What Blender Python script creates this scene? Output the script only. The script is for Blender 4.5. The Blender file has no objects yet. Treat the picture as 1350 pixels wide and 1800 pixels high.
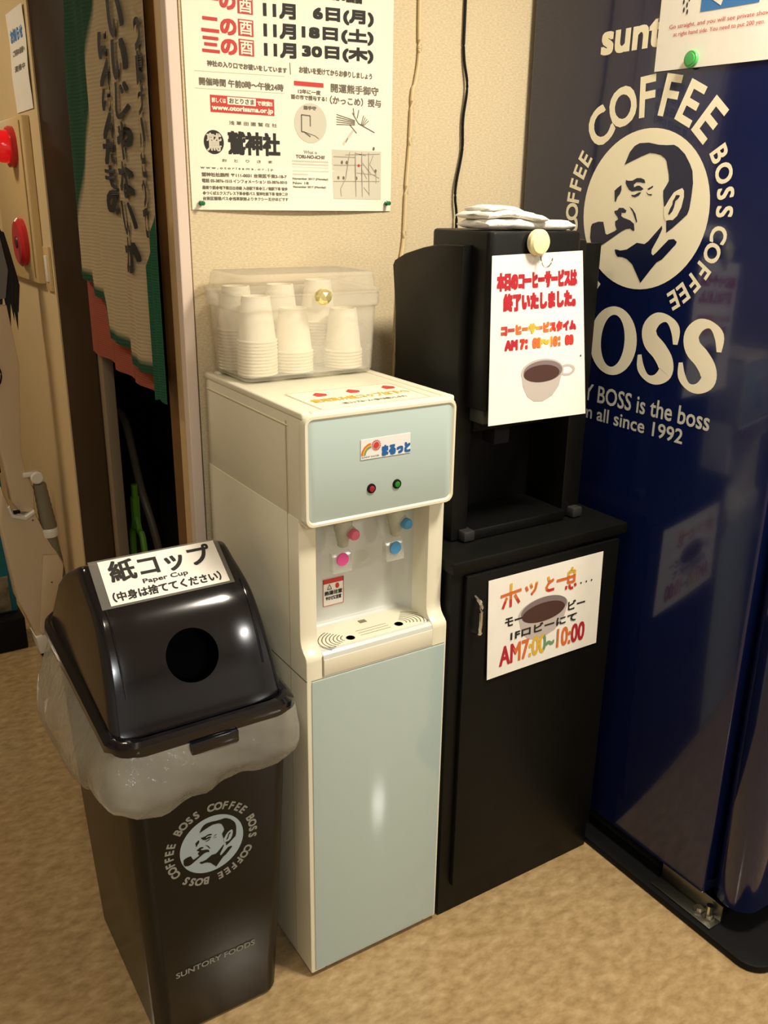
import bpy, bmesh, math, random
from mathutils import Vector, Matrix
from mathutils.geometry import tessellate_polygon
random.seed(7)
sc = bpy.context.scene
COL = sc.collection
# ------------------------------------------------------------------ camera
F_PX = 1571.1
cam_d = bpy.data.cameras.new('camera'); cam = bpy.data.objects.new('camera', cam_d); COL.objects.link(cam)
YAW, PITCH, ROLL = 0.569659, 0.336187, -0.0150217
fw = Vector((math.sin(YAW)*math.cos(PITCH), math.cos(YAW)*math.cos(PITCH), -math.sin(PITCH)))
r0 = Vector((math.cos(YAW), -math.sin(YAW), 0)); d0 = fw.cross(r0)
rt = math.cos(ROLL)*r0 + math.sin(ROLL)*d0; dn = -math.sin(ROLL)*r0 + math.cos(ROLL)*d0
m = Matrix((rt, -dn, -fw)).transposed().to_4x4(); m.translation = Vector((-0.629, -1.223, 1.461))
cam.matrix_world = m
cam_d.sensor_fit = 'VERTICAL'; cam_d.sensor_height = 24.0; cam_d.lens = F_PX/1800*24.0
cam_d.clip_start = 0.02; cam_d.clip_end = 60
sc.camera = cam
# ------------------------------------------------------------------ world, exposure
w = bpy.data.worlds.new('world'); sc.world = w; w.use_nodes = True
w.node_tree.nodes['Background'].inputs[0].default_value = (1.0, 0.90, 0.75, 1); w.node_tree.nodes['Background'].inputs[1].default_value = 0.05
sc.cycles.transparent_max_bounces = 40; sc.cycles.max_bounces = 14
sc.view_settings.view_transform = 'Standard'; sc.view_settings.look = 'None'
sc.view_settings.exposure = -0.06; sc.view_settings.gamma = 1.0; sc.view_settings.use_curve_mapping = False
# ------------------------------------------------------------------ ceiling lamps (x, y, sx, sy, power, colour)
LAMPS = [(0.62, -0.70, 0.34, 42, (1.0, 0.91, 0.75)),
         (-0.72, -0.62, 0.24, 8, (1.0, 0.91, 0.75)),
         (2.06, -3.05, 0.40, 52, (1.0, 0.97, 0.90)),
         (-1.0, -3.3, 0.40, 36, (0.92, 0.98, 1.0)),
         (-0.95, 1.75, 0.30, 12, (1.0, 0.84, 0.60)),  # added fill lamp, out of view, to brighten the curtain and near corridor
         (-0.62, 6.2, 0.34, 14, (1.0, 0.88, 0.66))]
CEIL = 2.42

# ================================================================== helpers
def lin(c):
    return tuple(((v/255)/12.92 if v/255 <= 0.04045 else ((v/255+0.055)/1.055)**2.4) for v in c[:3]) + (1.0,)

def pm(name, rgb, rough=0.5, metal=0.0, coat=0.0, noise=None, bump=None, emis=None, spec=0.5, alpha=None, trans=0.0):
    """procedural principled material; noise=(scale, amount, detail), bump=(kind, scale, strength)"""
    mt = bpy.data.materials.new(name); mt.use_nodes = True
    nt = mt.node_tree; b = nt.nodes['Principled BSDF']
    b.inputs['Base Color'].default_value = lin(rgb)
    b.inputs['Roughness'].default_value = rough; b.inputs['Metallic'].default_value = metal
    b.inputs['Coat Weight'].default_value = coat; b.inputs['Specular IOR Level'].default_value = spec
    b.inputs['Transmission Weight'].default_value = trans
    if alpha is not None: b.inputs['Alpha'].default_value = alpha
    tc = nt.nodes.new('ShaderNodeTexCoord')
    if noise:
        n = nt.nodes.new('ShaderNodeTexNoise'); n.inputs['Scale'].default_value = noise[0]; n.inputs['Detail'].default_value = noise[2]
        nt.links.new(tc.outputs['Object'], n.inputs['Vector'])
        r = nt.nodes.new('ShaderNodeValToRGB'); c = lin(rgb); a = noise[1]
        r.color_ramp.elements[0].position = 0.3; r.color_ramp.elements[1].position = 0.7
        r.color_ramp.elements[0].color = (c[0]*(1-a), c[1]*(1-a), c[2]*(1-a*1.1), 1)
        r.color_ramp.elements[1].color = (min(1, c[0]*(1+a)), min(1, c[1]*(1+a)), min(1, c[2]*(1+a)), 1)
        nt.links.new(n.outputs['Fac'], r.inputs['Fac']); nt.links.new(r.outputs['Color'], b.inputs['Base Color'])
    if bump:
        if bump[0] == 'noise':
            t = nt.nodes.new('ShaderNodeTexNoise'); t.inputs['Scale'].default_value = bump[1]; t.inputs['Detail'].default_value = 4; out = t.outputs['Fac']
            nt.links.new(tc.outputs['Object'], t.inputs['Vector'])
        else:
            t = nt.nodes.new('ShaderNodeTexWave'); t.bands_direction = 'Z'; t.inputs['Scale'].default_value = bump[1]
            t.inputs['Distortion'].default_value = 1.2; t.inputs['Detail'].default_value = 2; t.inputs['Detail Scale'].default_value = 2; out = t.outputs['Fac']
            nt.links.new(tc.outputs['Object'], t.inputs['Vector'])
        bp = nt.nodes.new('ShaderNodeBump'); bp.inputs['Strength'].default_value = bump[2]; bp.inputs['Distance'].default_value = 0.002
        nt.links.new(out, bp.inputs['Height']); nt.links.new(bp.outputs['Normal'], b.inputs['Normal'])
    if emis:
        b.inputs['Emission Color'].default_value = lin(emis[0]); b.inputs['Emission Strength'].default_value = emis[1]
    return mt

BASE = {}
def tag(o, label=None, cat=None, group=None, kind=None):
    if label: o['label'] = label
    if cat: o['category'] = cat
    if group: o['group'] = group
    if kind: o['kind'] = kind
    return o

def thing(name, label, cat, loc, group=None):
    o = bpy.data.objects.new(name, None); COL.objects.link(o); o.location = loc; o.empty_display_size = 0.05
    BASE[o.name] = Vector(loc); return tag(o, label, cat, group)

def root_of(o):
    while o.parent: o = o.parent
    return o

def link(name, me, mat, parent=None, origin=None, label=None, kind=None, smooth=True, ang=35):
    """one mesh object; vertices are given in world coordinates"""
    o = bpy.data.objects.new(name, me); COL.objects.link(o)
    if parent is not None:
        off = BASE.get(root_of(parent).name, Vector((0, 0, 0))); me.transform(Matrix.Translation(-off)); o.parent = parent
    elif origin is not None:
        me.transform(Matrix.Translation(-Vector(origin))); o.location = origin; BASE[o.name] = Vector(origin)
    for mm in (mat if isinstance(mat, (list, tuple)) else [mat]): me.materials.append(mm)
    if smooth:
        me.polygons.foreach_set('use_smooth', [True]*len(me.polygons)); me.set_sharp_from_angle(angle=math.radians(ang))
    if label: o['label'] = label
    if kind: o['kind'] = kind
    return o

def obj(name, bm, mat, parent=None, **k):
    me = bpy.data.meshes.new(name); bmesh.ops.recalc_face_normals(bm, faces=bm.faces) if k.pop('recalc', True) else None
    bm.to_mesh(me); bm.free(); return link(name, me, mat, parent, **k)

def B(): return bmesh.new()

def box(bm, x0, x1, y0, y1, z0, z1, bev=0.0, seg=2):
    t = bmesh.new(); bmesh.ops.create_cube(t, size=1)
    for v in t.verts: v.co = Vector(((x0+x1)/2+v.co.x*(x1-x0), (y0+y1)/2+v.co.y*(y1-y0), (z0+z1)/2+v.co.z*(z1-z0)))
    if bev: bmesh.ops.bevel(t, geom=t.edges[:], offset=bev, segments=seg, profile=0.5, affect='EDGES', clamp_overlap=True)
    me = bpy.data.meshes.new('tmp'); t.to_mesh(me); t.free(); bm.from_mesh(me); bpy.data.meshes.remove(me); return bm

def prism(bm, pts, f, h0, h1, bev=0.0):
    """extrude the polygon pts through f(a, b, h) from h0 to h1"""
    t = bmesh.new()
    a = [t.verts.new(f(p[0], p[1], h0)) for p in pts]; b = [t.verts.new(f(p[0], p[1], h1)) for p in pts]
    n = len(pts)
    for i in range(n): t.faces.new((a[i], a[(i+1) % n], b[(i+1) % n], b[i]))
    c1 = t.faces.new(a); c2 = t.faces.new(b[::-1])
    bmesh.ops.recalc_face_normals(t, faces=t.faces)
    if bev:
        ed = set(c1.edges) | set(c2.edges)
        bmesh.ops.bevel(t, geom=list(ed), offset=bev, segments=2, profile=0.5, affect='EDGES', clamp_overlap=True)
    bmesh.ops.triangulate(t, faces=[q for q in t.faces if len(q.verts) > 4])
    me = bpy.data.meshes.new('tmp'); t.to_mesh(me); t.free(); bm.from_mesh(me); bpy.data.meshes.remove(me); return bm

def loft(bm, rings, cap0=True, cap1=True, closed=True):
    vs = [[bm.verts.new(p) for p in r] for r in rings]; n = len(vs[0])
    for i in range(len(vs)-1):
        for j in range(n if closed else n-1):
            bm.faces.new((vs[i][j], vs[i][(j+1) % n], vs[i+1][(j+1) % n], vs[i+1][j]))
    if cap0: bm.faces.new(vs[0][::-1])
    if cap1: bm.faces.new(vs[-1])
    return bm

def rrect(x0, x1, y0, y1, z, r, n=5):
    out = []
    for cx, cy, a0 in ((x1-r, y1-r, 0), (x0+r, y1-r, 90), (x0+r, y0+r, 180), (x1-r, y0+r, 270)):
        for i in range(n+1):
            a = math.radians(a0+90*i/n); out.append(Vector((cx+r*math.cos(a), cy+r*math.sin(a), z)))
    return out

def tube(bm, pts, r, n=8, caps=True):
    pts = [Vector(p) for p in pts]; rs = r if isinstance(r, (list, tuple)) else [r]*len(pts); rings = []
    up = Vector((0, 0, 1))
    for i, p in enumerate(pts):
        t = (pts[min(i+1, len(pts)-1)]-pts[max(i-1, 0)]).normalized()
        s = t.cross(up)
        if s.length < 0.05: s = t.cross(Vector((0, 1, 0)))
        s.normalize(); q = s.cross(t)
        rings.append([p+rs[i]*(math.cos(2*math.pi*k/n)*s+math.sin(2*math.pi*k/n)*q) for k in range(n)])
    return loft(bm, rings, caps, caps)

def smooth_path(pts, k=4):
    pts = [Vector(p) for p in pts]; out = []
    for i in range(len(pts)-1):
        p0, p1, p2, p3 = pts[max(i-1, 0)], pts[i], pts[i+1], pts[min(i+2, len(pts)-1)]
        for j in range(k):
            t = j/k
            out.append(0.5*((2*p1)+(p2-p0)*t+(2*p0-5*p1+4*p2-p3)*t*t+(3*p1-p0-3*p2+p3)*t**3))
    return out+[pts[-1]]

def lathe(bm, prof, c, axis='z', n=24, cap0=True, cap1=True):
    """prof: (radius, height) pairs about c"""
    c = Vector(c); rings = []
    for r, h in prof:
        ring = []
        for k in range(n):
            a = 2*math.pi*k/n; u, v = r*math.cos(a), r*math.sin(a)
            ring.append(c + (Vector((u, v, h)) if axis == 'z' else Vector((u, h, v)) if axis == 'y' else Vector((h, u, v))))
        rings.append(ring)
    return loft(bm, rings, cap0, cap1)

# ---------------------------------------------------------------- flat print
GLY = {}
def glyphs(s, res=3):
    if (s, res) not in GLY:
        c = bpy.data.curves.new('t', 'FONT'); c.body = s; c.size = 1; c.resolution_u = res; c.fill_mode = 'FRONT'
        o = bpy.data.objects.new('t', c); COL.objects.link(o); bpy.context.view_layer.update()
        me = bpy.data.meshes.new_from_object(o.evaluated_get(bpy.context.evaluated_depsgraph_get()))
        V = [(v.co.x, v.co.y) for v in me.vertices]; Fc = [tuple(p.vertices) for p in me.polygons]
        bpy.data.objects.remove(o); bpy.data.curves.remove(c); bpy.data.meshes.remove(me); GLY[(s, res)] = (V, Fc)
    return GLY[(s, res)]

def ptext(bm, s, f, x0, x1, y0, y1, bold=0.0, h=0.0006, res=3, skew=0.0, slope=0.0):
    """flat lettering of s fitted into the box (x0..x1, y0..y1) of the sheet map f(a, b, h); bold is the widening"""
    V, Fc = glyphs(s, res)
    if not V: return
    ax, bx = min(v[0] for v in V), max(v[0] for v in V); ay, by = min(v[1] for v in V), max(v[1] for v in V)
    kx = (x1-x0)/(bx-ax); ky = (y1-y0)/max(by-ay, 1e-6) if by-ay > 0.05 else abs(kx)
    offs = [(0, 0)]+([(bold*p, bold*q) for p in (-1, 0, 1) for q in (-1, 0, 1) if p or q] if bold else [])
    for i, (ox, oy) in enumerate(offs):
        vs = []
        for v in V:
            a = x0+(v[0]-ax)*kx+ox; b = y0+(v[1]-ay)*ky+oy
            vs.append(bm.verts.new(f(a+skew*(b-y0), b+slope*(a-x0), h+i*1e-5)))
        for q in Fc:
            try: bm.faces.new([vs[k] for k in q])
            except ValueError: pass

def ppoly(bm, pts, f, h=0.0004):
    vs = [bm.verts.new(f(a, b, h)) for a, b in pts]
    if len(pts) < 5: bm.faces.new(vs); return
    for t in tessellate_polygon([[Vector((a, b, 0)) for a, b in pts]]):
        try: bm.faces.new([vs[k] for k in t])
        except ValueError: pass

def prect(bm, x0, x1, y0, y1, f, h=0.0004):
    nx, ny = (max(1, min(14, int((b-a)/0.012))) for a, b in ((x0, x1), (y0, y1)))
    g = [[bm.verts.new(f(x0+(x1-x0)*i/nx, y0+(y1-y0)*j/ny, h)) for j in range(ny+1)] for i in range(nx+1)]
    for i in range(nx):
        for j in range(ny): bm.faces.new((g[i][j], g[i+1][j], g[i+1][j+1], g[i][j+1]))
def pellipse(bm, cx, cy, rx, ry, f, h=0.0004, n=40): ppoly(bm, [(cx+rx*math.cos(2*math.pi*i/n), cy+ry*math.sin(2*math.pi*i/n)) for i in range(n)], f, h)
def pline(bm, pts, wd, f, h=0.0006):
    for (a, b), (c, d) in zip(pts, pts[1:]):
        L = math.hypot(c-a, d-b) or 1; nx, ny = -(d-b)/L*wd/2, (c-a)/L*wd/2
        ppoly(bm, [(a+nx, b+ny), (c+nx, d+ny), (c-nx, d-ny), (a-nx, b-ny)], f, h)

def prn(name, bm, mat, parent, label=None):
    many = any(k in name for k in ('lettering', 'print', 'slogan', 'name', 'lines', 'droplets', 'heading'))
    return obj(name, bm, mat, parent, recalc=False, smooth=False, label=label, kind='stuff' if many else None)

def sheet(name, f, x0, x1, y0, y1, th, mat, parent=None, nx=8, ny=8, **k):
    """paper sheet with thickness on the map f"""
    bm = B(); A = {}
    for s in (0, 1):
        for i in range(nx+1):
            for j in range(ny+1): A[s, i, j] = bm.verts.new(f(x0+(x1-x0)*i/nx, y0+(y1-y0)*j/ny, -th*s))
    for s in (0, 1):
        for i in range(nx):
            for j in range(ny):
                q = (A[s, i, j], A[s, i+1, j], A[s, i+1, j+1], A[s, i, j+1]); bm.faces.new(q if s == 0 else q[::-1])
    for i in range(nx):
        for j in (0, ny): bm.faces.new((A[0, i, j], A[0, i+1, j], A[1, i+1, j], A[1, i, j]))
    for j in range(ny):
        for i in (0, nx): bm.faces.new((A[0, i, j], A[0, i, j+1], A[1, i, j+1], A[1, i, j]))
    return obj(name, bm, mat, parent, **k)

def boolean(o, cutters):
    for c in cutters:
        md = o.modifiers.new('b', 'BOOLEAN'); md.operation = 'DIFFERENCE'; md.object = c; md.solver = 'EXACT'
    bpy.context.view_layer.update()
    me = bpy.data.meshes.new_from_object(o.evaluated_get(bpy.context.evaluated_depsgraph_get()))
    o.modifiers.clear(); o.data = me
    for c in cutters: bpy.data.objects.remove(c)
    return o

# ================================================================== materials
M = {}
M['cream'] = pm('cream_plastic', (226, 221, 198), 0.30, spec=0.5, noise=(3, 0.03, 2))
M['panel'] = pm('pale_blue_panel', (176, 194, 190), 0.10, coat=0.5)
M['recess'] = pm('white_recess', (208, 210, 204), 0.3)
M['white'] = pm('white_plastic', (235, 232, 222), 0.35)
M['paper'] = pm('paper', (240, 236, 226), 0.75, noise=(30, 0.02, 3))
M['poster'] = pm('poster_paper', (242, 236, 214), 0.55, noise=(5, 0.02, 2))
M['black'] = pm('black_plastic', (9, 9, 7), 0.42, noise=(60, 0.10, 3), bump=('noise', 900, 0.15), spec=0.25)
M['blackwood'] = pm('black_wood_board', (9, 9, 6), 0.5, noise=(25, 0.15, 4), bump=('noise', 300, 0.1), spec=0.2)
M['void'] = pm('dark_inside', (6, 6, 6), 0.9)
M['bin'] = pm('glossy_dark_plastic', (14, 13, 19), 0.15, coat=0.1)
M['binbody'] = pm('bin_body_plastic', (9, 10, 8), 0.3, spec=0.3)
M['navy'] = pm('navy_painted_steel', (12, 22, 62), 0.13, coat=0.3, noise=(2, 0.04, 2))
M['cream_print'] = pm('cream_print', (250, 243, 216), 0.35)
M['navy_print'] = pm('navy_print', (12, 22, 58), 0.3)
M['grey_print'] = pm('grey_print', (200, 202, 192), 0.5)
M['bluegrey_print'] = pm('blue_grey_print', (150, 165, 172), 0.45)
M['dim_print'] = pm('dim_grey_print', (135, 135, 128), 0.5)
M['dark_print'] = pm('dark_print', (34, 30, 26), 0.7)
M['mid_print'] = pm('mid_print', (110, 102, 86), 0.7)
M['pale_print'] = pm('pale_print', (206, 200, 180), 0.7)
M['red_print'] = pm('red_print', (196, 52, 44), 0.6)
M['crimson'] = pm('crimson_print', (178, 30, 44), 0.6)
M['orange'] = pm('orange_print', (214, 110, 50), 0.6)
M['yellow'] = pm('yellow_print', (222, 180, 60), 0.6)
M['blue'] = pm('blue_print', (24, 92, 160), 0.5)
M['skyprint'] = pm('sky_blue_print', (62, 124, 190), 0.5)
M['green_print'] = pm('green_print', (110, 150, 110), 0.6)
M['coffee'] = pm('coffee_print', (78, 50, 44), 0.5)
M['cup_print'] = pm('cup_grey_print', (190, 180, 172), 0.6)
M['cupin_print'] = pm('cup_shade_print', (128, 112, 112), 0.6)
M['pink'] = pm('pink_plastic', (226, 110, 140), 0.3)
M['pinkdisc'] = pm('pink_disc', (232, 84, 160), 0.4)
M['bluedisc'] = pm('blue_disc', (74, 150, 200), 0.4)
M['chrome'] = pm('chrome', (215, 212, 200), 0.18, metal=1.0)
M['steel'] = pm('dull_steel', (120, 118, 108), 0.35, metal=1.0)
M['green_pin'] = pm('green_plastic', (20, 110, 62), 0.25)
M['green_mag'] = pm('light_green_plastic', (74, 170, 88), 0.3)
M['ivory'] = pm('ivory_plastic', (236, 226, 176), 0.25)
M['towel'] = pm('white_towel', (240, 236, 226), 0.95, bump=('noise', 700, 0.6))
M['cupwhite'] = pm('paper_cup', (240, 232, 210), 0.6)
M['brown'] = pm('dark_brown_wood', (44, 29, 8), 0.6, spec=0.2, noise=(14, 0.12, 4))
M['browntrim'] = pm('brown_frame_wood', (112, 74, 36), 0.45, noise=(14, 0.1, 4))
M['beige_trim'] = pm('beige_frame', (206, 176, 128), 0.5, noise=(30, 0.05, 3))
M['white_trim'] = pm('white_corner_guard', (225, 205, 190), 0.4)
M['greystrip'] = pm('grey_strip', (128, 112, 92), 0.4)
M['redlamp'] = pm('red_lamp', (225, 20, 34), 0.12, emis=((255, 30, 30), 0.35), coat=0.4)
M['redbutton'] = pm('red_plastic', (200, 42, 48), 0.25)
M['beigebox'] = pm('beige_box', (214, 186, 134), 0.4)
M['coral'] = pm('coral_cloth', (196, 108, 84), 0.9, bump=('wave', 60, 0.3))
M['teal'] = pm('green_cloth', (46, 116, 84), 0.9, bump=('wave', 60, 0.3))
M['hair_dark'] = pm('dark_cloth', (34, 32, 34), 0.8)
M['grey_cloth'] = pm('grey_cloth', (120, 118, 122), 0.8)
M['pinkbeige'] = pm('pale_beige_plastic', (214, 192, 160), 0.45)
M['hosegrey'] = pm('grey_rubber', (128, 120, 100), 0.6)
M['tealpanel'] = pm('teal_print_board', (30, 108, 118), 0.4, noise=(9, 0.3, 4))
M['lime'] = pm('lime_plastic', (120, 180, 50), 0.45)
M['rubber'] = pm('black_rubber', (8, 8, 8), 0.6, spec=0.2)
M['cord_w'] = pm('white_cord', (222, 200, 156), 0.5)
M['gold'] = pm('gold_crystal', (240, 226, 160), 0.05, metal=0.6)
M['ceil'] = pm('ceiling_paint', (225, 215, 195), 0.9)
M['roomwall'] = pm('room_wall_paint', (196, 192, 182), 0.85, noise=(4, 0.04, 3))
M['corridor'] = pm('corridor_wall_paint', (214, 190, 146), 0.8, noise=(4, 0.03, 3))
M['lampglow'] = pm('lamp_diffuser', (255, 240, 215), 0.5, emis=((255, 230, 190), 2.5))

def clear_plastic(name, rgb, op, rough, ior=0.5, bump=0.0):
    mt = bpy.data.materials.new(name); mt.use_nodes = True; nt = mt.node_tree; out = nt.nodes['Material Output']; nt.nodes.remove(nt.nodes['Principled BSDF'])
    L = nt.links.new; N = nt.nodes.new
    t = N('ShaderNodeBsdfTransparent'); df = N('ShaderNodeBsdfDiffuse'); df.inputs[0].default_value = lin(rgb); tl = N('ShaderNodeBsdfTranslucent'); tl.inputs[0].default_value = lin(rgb)
    m1 = N('ShaderNodeMixShader'); m1.inputs[0].default_value = 0.5; L(df.outputs[0], m1.inputs[1]); L(tl.outputs[0], m1.inputs[2])
    n = N('ShaderNodeTexNoise'); n.inputs['Scale'].default_value = 9; n.inputs['Detail'].default_value = 4; tc = N('ShaderNodeTexCoord'); L(tc.outputs['Object'], n.inputs['Vector'])
    ml = N('ShaderNodeMath'); ml.operation = 'MULTIPLY_ADD'; ml.inputs[1].default_value = op; ml.inputs[2].default_value = op*0.5; ml.use_clamp = True; L(n.outputs['Fac'], ml.inputs[0])
    m2 = N('ShaderNodeMixShader'); L(ml.outputs[0], m2.inputs[0]); L(t.outputs[0], m2.inputs[1]); L(m1.outputs[0], m2.inputs[2])
    g = N('ShaderNodeBsdfGlossy'); g.inputs['Roughness'].default_value = rough; lw = N('ShaderNodeLayerWeight'); pw = N('ShaderNodeMath'); pw.operation = 'POWER'; pw.inputs[1].default_value = 4.0; L(lw.outputs['Facing'], pw.inputs[0]); fr = N('ShaderNodeMath'); fr.operation = 'MULTIPLY_ADD'; fr.inputs[1].default_value = ior; fr.inputs[2].default_value = 0.03; L(pw.outputs[0], fr.inputs[0])
    m3 = N('ShaderNodeMixShader'); L(fr.outputs[0], m3.inputs[0]); L(m2.outputs[0], m3.inputs[1]); L(g.outputs[0], m3.inputs[2]); L(m3.outputs[0], out.inputs[0])
    if bump:
        b = N('ShaderNodeBump'); b.inputs['Strength'].default_value = bump; b.inputs['Distance'].default_value = 0.01; n2 = N('ShaderNodeTexNoise'); n2.inputs['Scale'].default_value = 28; n2.inputs['Detail'].default_value = 3; n2.inputs['Distortion'].default_value = 1.5
        L(tc.outputs['Object'], n2.inputs['Vector']); L(n2.outputs['Fac'], b.inputs['Height']); L(b.outputs[0], g.inputs['Normal']); L(b.outputs[0], lw.inputs['Normal'])
    return mt
M['clearbox'] = clear_plastic('frosted_clear_plastic', (255, 251, 240), 0.25, 0.10, 0.7)
M['clearpaddle'] = clear_plastic('clear_lever_plastic', (235, 238, 234), 0.25, 0.1)
M['bag'] = clear_plastic('clear_bag_film', (226, 224, 210), 0.40, 0.18, 0.55, 0.6)
M['film'] = clear_plastic('clear_lamination', (190, 185, 175), 0.3, 0.12)

def wallpaper():
    mt = bpy.data.materials.new('ribbed_cream_wallpaper'); mt.use_nodes = True; nt = mt.node_tree; b = nt.nodes['Principled BSDF']
    tc = nt.nodes.new('ShaderNodeTexCoord'); mp = nt.nodes.new('ShaderNodeMapping'); mp.inputs['Scale'].default_value = (150, 150, 420)
    n = nt.nodes.new('ShaderNodeTexNoise'); n.inputs['Scale'].default_value = 1.0; n.inputs['Detail'].default_value = 2
    nt.links.new(tc.outputs['Object'], mp.inputs[0]); nt.links.new(mp.outputs[0], n.inputs['Vector'])
    r = nt.nodes.new('ShaderNodeValToRGB'); r.color_ramp.elements[0].position = 0.3; r.color_ramp.elements[1].position = 0.7
    r.color_ramp.elements[0].color = lin((200, 182, 146)); r.color_ramp.elements[1].color = lin((220, 204, 170))
    bp = nt.nodes.new('ShaderNodeBump'); bp.inputs['Strength'].default_value = 0.5; bp.inputs['Distance'].default_value = 0.001
    nt.links.new(n.outputs['Fac'], r.inputs[0]); nt.links.new(r.outputs[0], b.inputs['Base Color']); nt.links.new(n.outputs['Fac'], bp.inputs['Height']); nt.links.new(bp.outputs[0], b.inputs['Normal'])
    b.inputs['Roughness'].default_value = 0.8
    return mt
M['wallpaper'] = wallpaper()

def vinyl():
    mt = bpy.data.materials.new('mottled_beige_vinyl'); mt.use_nodes = True; nt = mt.node_tree; b = nt.nodes['Principled BSDF']
    tc = nt.nodes.new('ShaderNodeTexCoord')
    mp = nt.nodes.new('ShaderNodeMapping'); mp.inputs['Rotation'].default_value = (0, 0, 0.6); mp.inputs['Scale'].default_value = (1, 1.7, 1)
    nt.links.new(tc.outputs['Object'], mp.inputs[0])
    n = nt.nodes.new('ShaderNodeTexNoise'); n.inputs['Scale'].default_value = 30; n.inputs['Detail'].default_value = 6; n.inputs['Roughness'].default_value = 0.6; n.inputs['Distortion'].default_value = 0.15
    nt.links.new(mp.outputs[0], n.inputs['Vector'])
    r = nt.nodes.new('ShaderNodeValToRGB'); e = r.color_ramp.elements
    e[0].position = 0.30; e[0].color = lin((150, 124, 84)); e[1].position = 0.70; e[1].color = lin((190, 164, 122))
    k = e.new(0.5); k.color = lin((172, 145, 103))
    nt.links.new(n.outputs['Fac'], r.inputs[0]); nt.links.new(r.outputs[0], b.inputs['Base Color'])
    b.inputs['Roughness'].default_value = 0.11
    return mt
M['vinyl'] = vinyl()

def dyed():
    """cream crepe with soft green dyed borders at the far side, the near lower side and the hem"""
    mt = bpy.data.materials.new('dyed_crepe'); mt.use_nodes = True; nt = mt.node_tree; b = nt.nodes['Principled BSDF']
    at = nt.nodes.new('ShaderNodeAttribute'); at.attribute_name = 'dye'
    r = nt.nodes.new('ShaderNodeValToRGB'); e = r.color_ramp.elements
    e[0].position = 0.25; e[0].color = lin((226, 208, 172)); e[1].position = 0.75; e[1].color = lin((50, 100, 70))
    nt.links.new(at.outputs['Fac'], r.inputs[0]); nt.links.new(r.outputs[0], b.inputs['Base Color'])
    tc = nt.nodes.new('ShaderNodeTexCoord'); t = nt.nodes.new('ShaderNodeTexWave'); t.bands_direction = 'Z'; t.inputs['Scale'].default_value = 40; t.inputs['Distortion'].default_value = 2
    nt.links.new(tc.outputs['Object'], t.inputs['Vector']); bp = nt.nodes.new('ShaderNodeBump'); bp.inputs['Strength'].default_value = 0.25; bp.inputs['Distance'].default_value = 0.002
    nt.links.new(t.outputs['Fac'], bp.inputs['Height']); nt.links.new(bp.outputs[0], b.inputs['Normal']); b.inputs['Roughness'].default_value = 0.9
    return mt
M['dyed'] = dyed()

# ================================================================== the setting
def struct(name, bm, mat, **k):
    o = obj(name, bm, mat, smooth=False, **k); o['kind'] = 'structure'; return o
XW = -0.02; YW = 0.44
bm = B(); box(bm, -2.6, 3.2, -4.6, 9.0, -0.1, 0.0); struct('floor', bm, M['vinyl'])
bm = B(); box(bm, -2.6, 3.2, -4.6, 9.0, CEIL, CEIL+0.1); struct('ceiling', bm, M['ceil'])
bm = B(); box(bm, XW+0.02, 3.2, YW, YW+0.08, 0, CEIL); struct('wall_back', bm, M['wallpaper'])
bm = B(); box(bm, XW, XW+0.06, 1.47, 9.0, 0, CEIL); box(bm, XW, XW+0.06, 0.502, 1.47, 2.15, CEIL); struct('wall_corridor', bm, M['corridor'])
bm = B(); box(bm, -2.7, -2.6, -4.6, 9.0, 0, CEIL); struct('wall_left', bm, M['roomwall'])
bm = B(); box(bm, -2.6, 3.2, -4.7, -4.6, 0, CEIL); struct('wall_front', bm, M['roomwall'])
bm = B(); box(bm, 3.2, 3.3, -4.6, 9.0, 0, CEIL); struct('wall_right', bm, M['roomwall'])
bm = B(); box(bm, -2.6, 3.2, 9.0, 9.1, 0, CEIL); struct('wall_far', bm, M['roomwall'])
bm = B(); box(bm, 1.9, 2.0, YW+0.08, 3.2, 0, CEIL); box(bm, XW+0.06, 2.0, 3.1, 3.2, 0, CEIL); struct('wall_storeroom', bm, M['brown'])
# corner: white guard, beige strip and the brown door frame
bm = B(); box(bm, XW-0.006, XW+0.016, YW-0.006, YW+0.02, 0, CEIL, 0.002); struct('trim_1', bm, M['white_trim'])
bm = B(); box(bm, XW-0.003, XW+0.05, YW+0.02, YW+0.062, 0, CEIL, 0.002); struct('trim_2', bm, M['beige_trim'])
bm = B(); box(bm, XW-0.002, XW+0.07, YW+0.062, YW+0.118, 0, 2.15, 0.003); struct('trim_3', bm, M['browntrim'])
# dark brown sliding door leaf, pushed half open, with its grey edge strip
dr = bpy.data.objects.new('door_1', None); COL.objects.link(dr); dr.location = (XW+0.01, 1.25, 0); BASE[dr.name] = Vector(dr.location); dr['kind'] = 'structure'
bm = B(); box(bm, XW+0.004, XW+0.032, 1.125, 1.475, 0.005, 2.14, 0.002); obj('door_leaf', bm, M['brown'], dr)
bm = B(); box(bm, XW+0.008, XW+0.036, 1.085, 1.125, 0.005, 2.14, 0.002); obj('edge_strip', bm, M['greystrip'], dr, label='grey edge strip')

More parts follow.
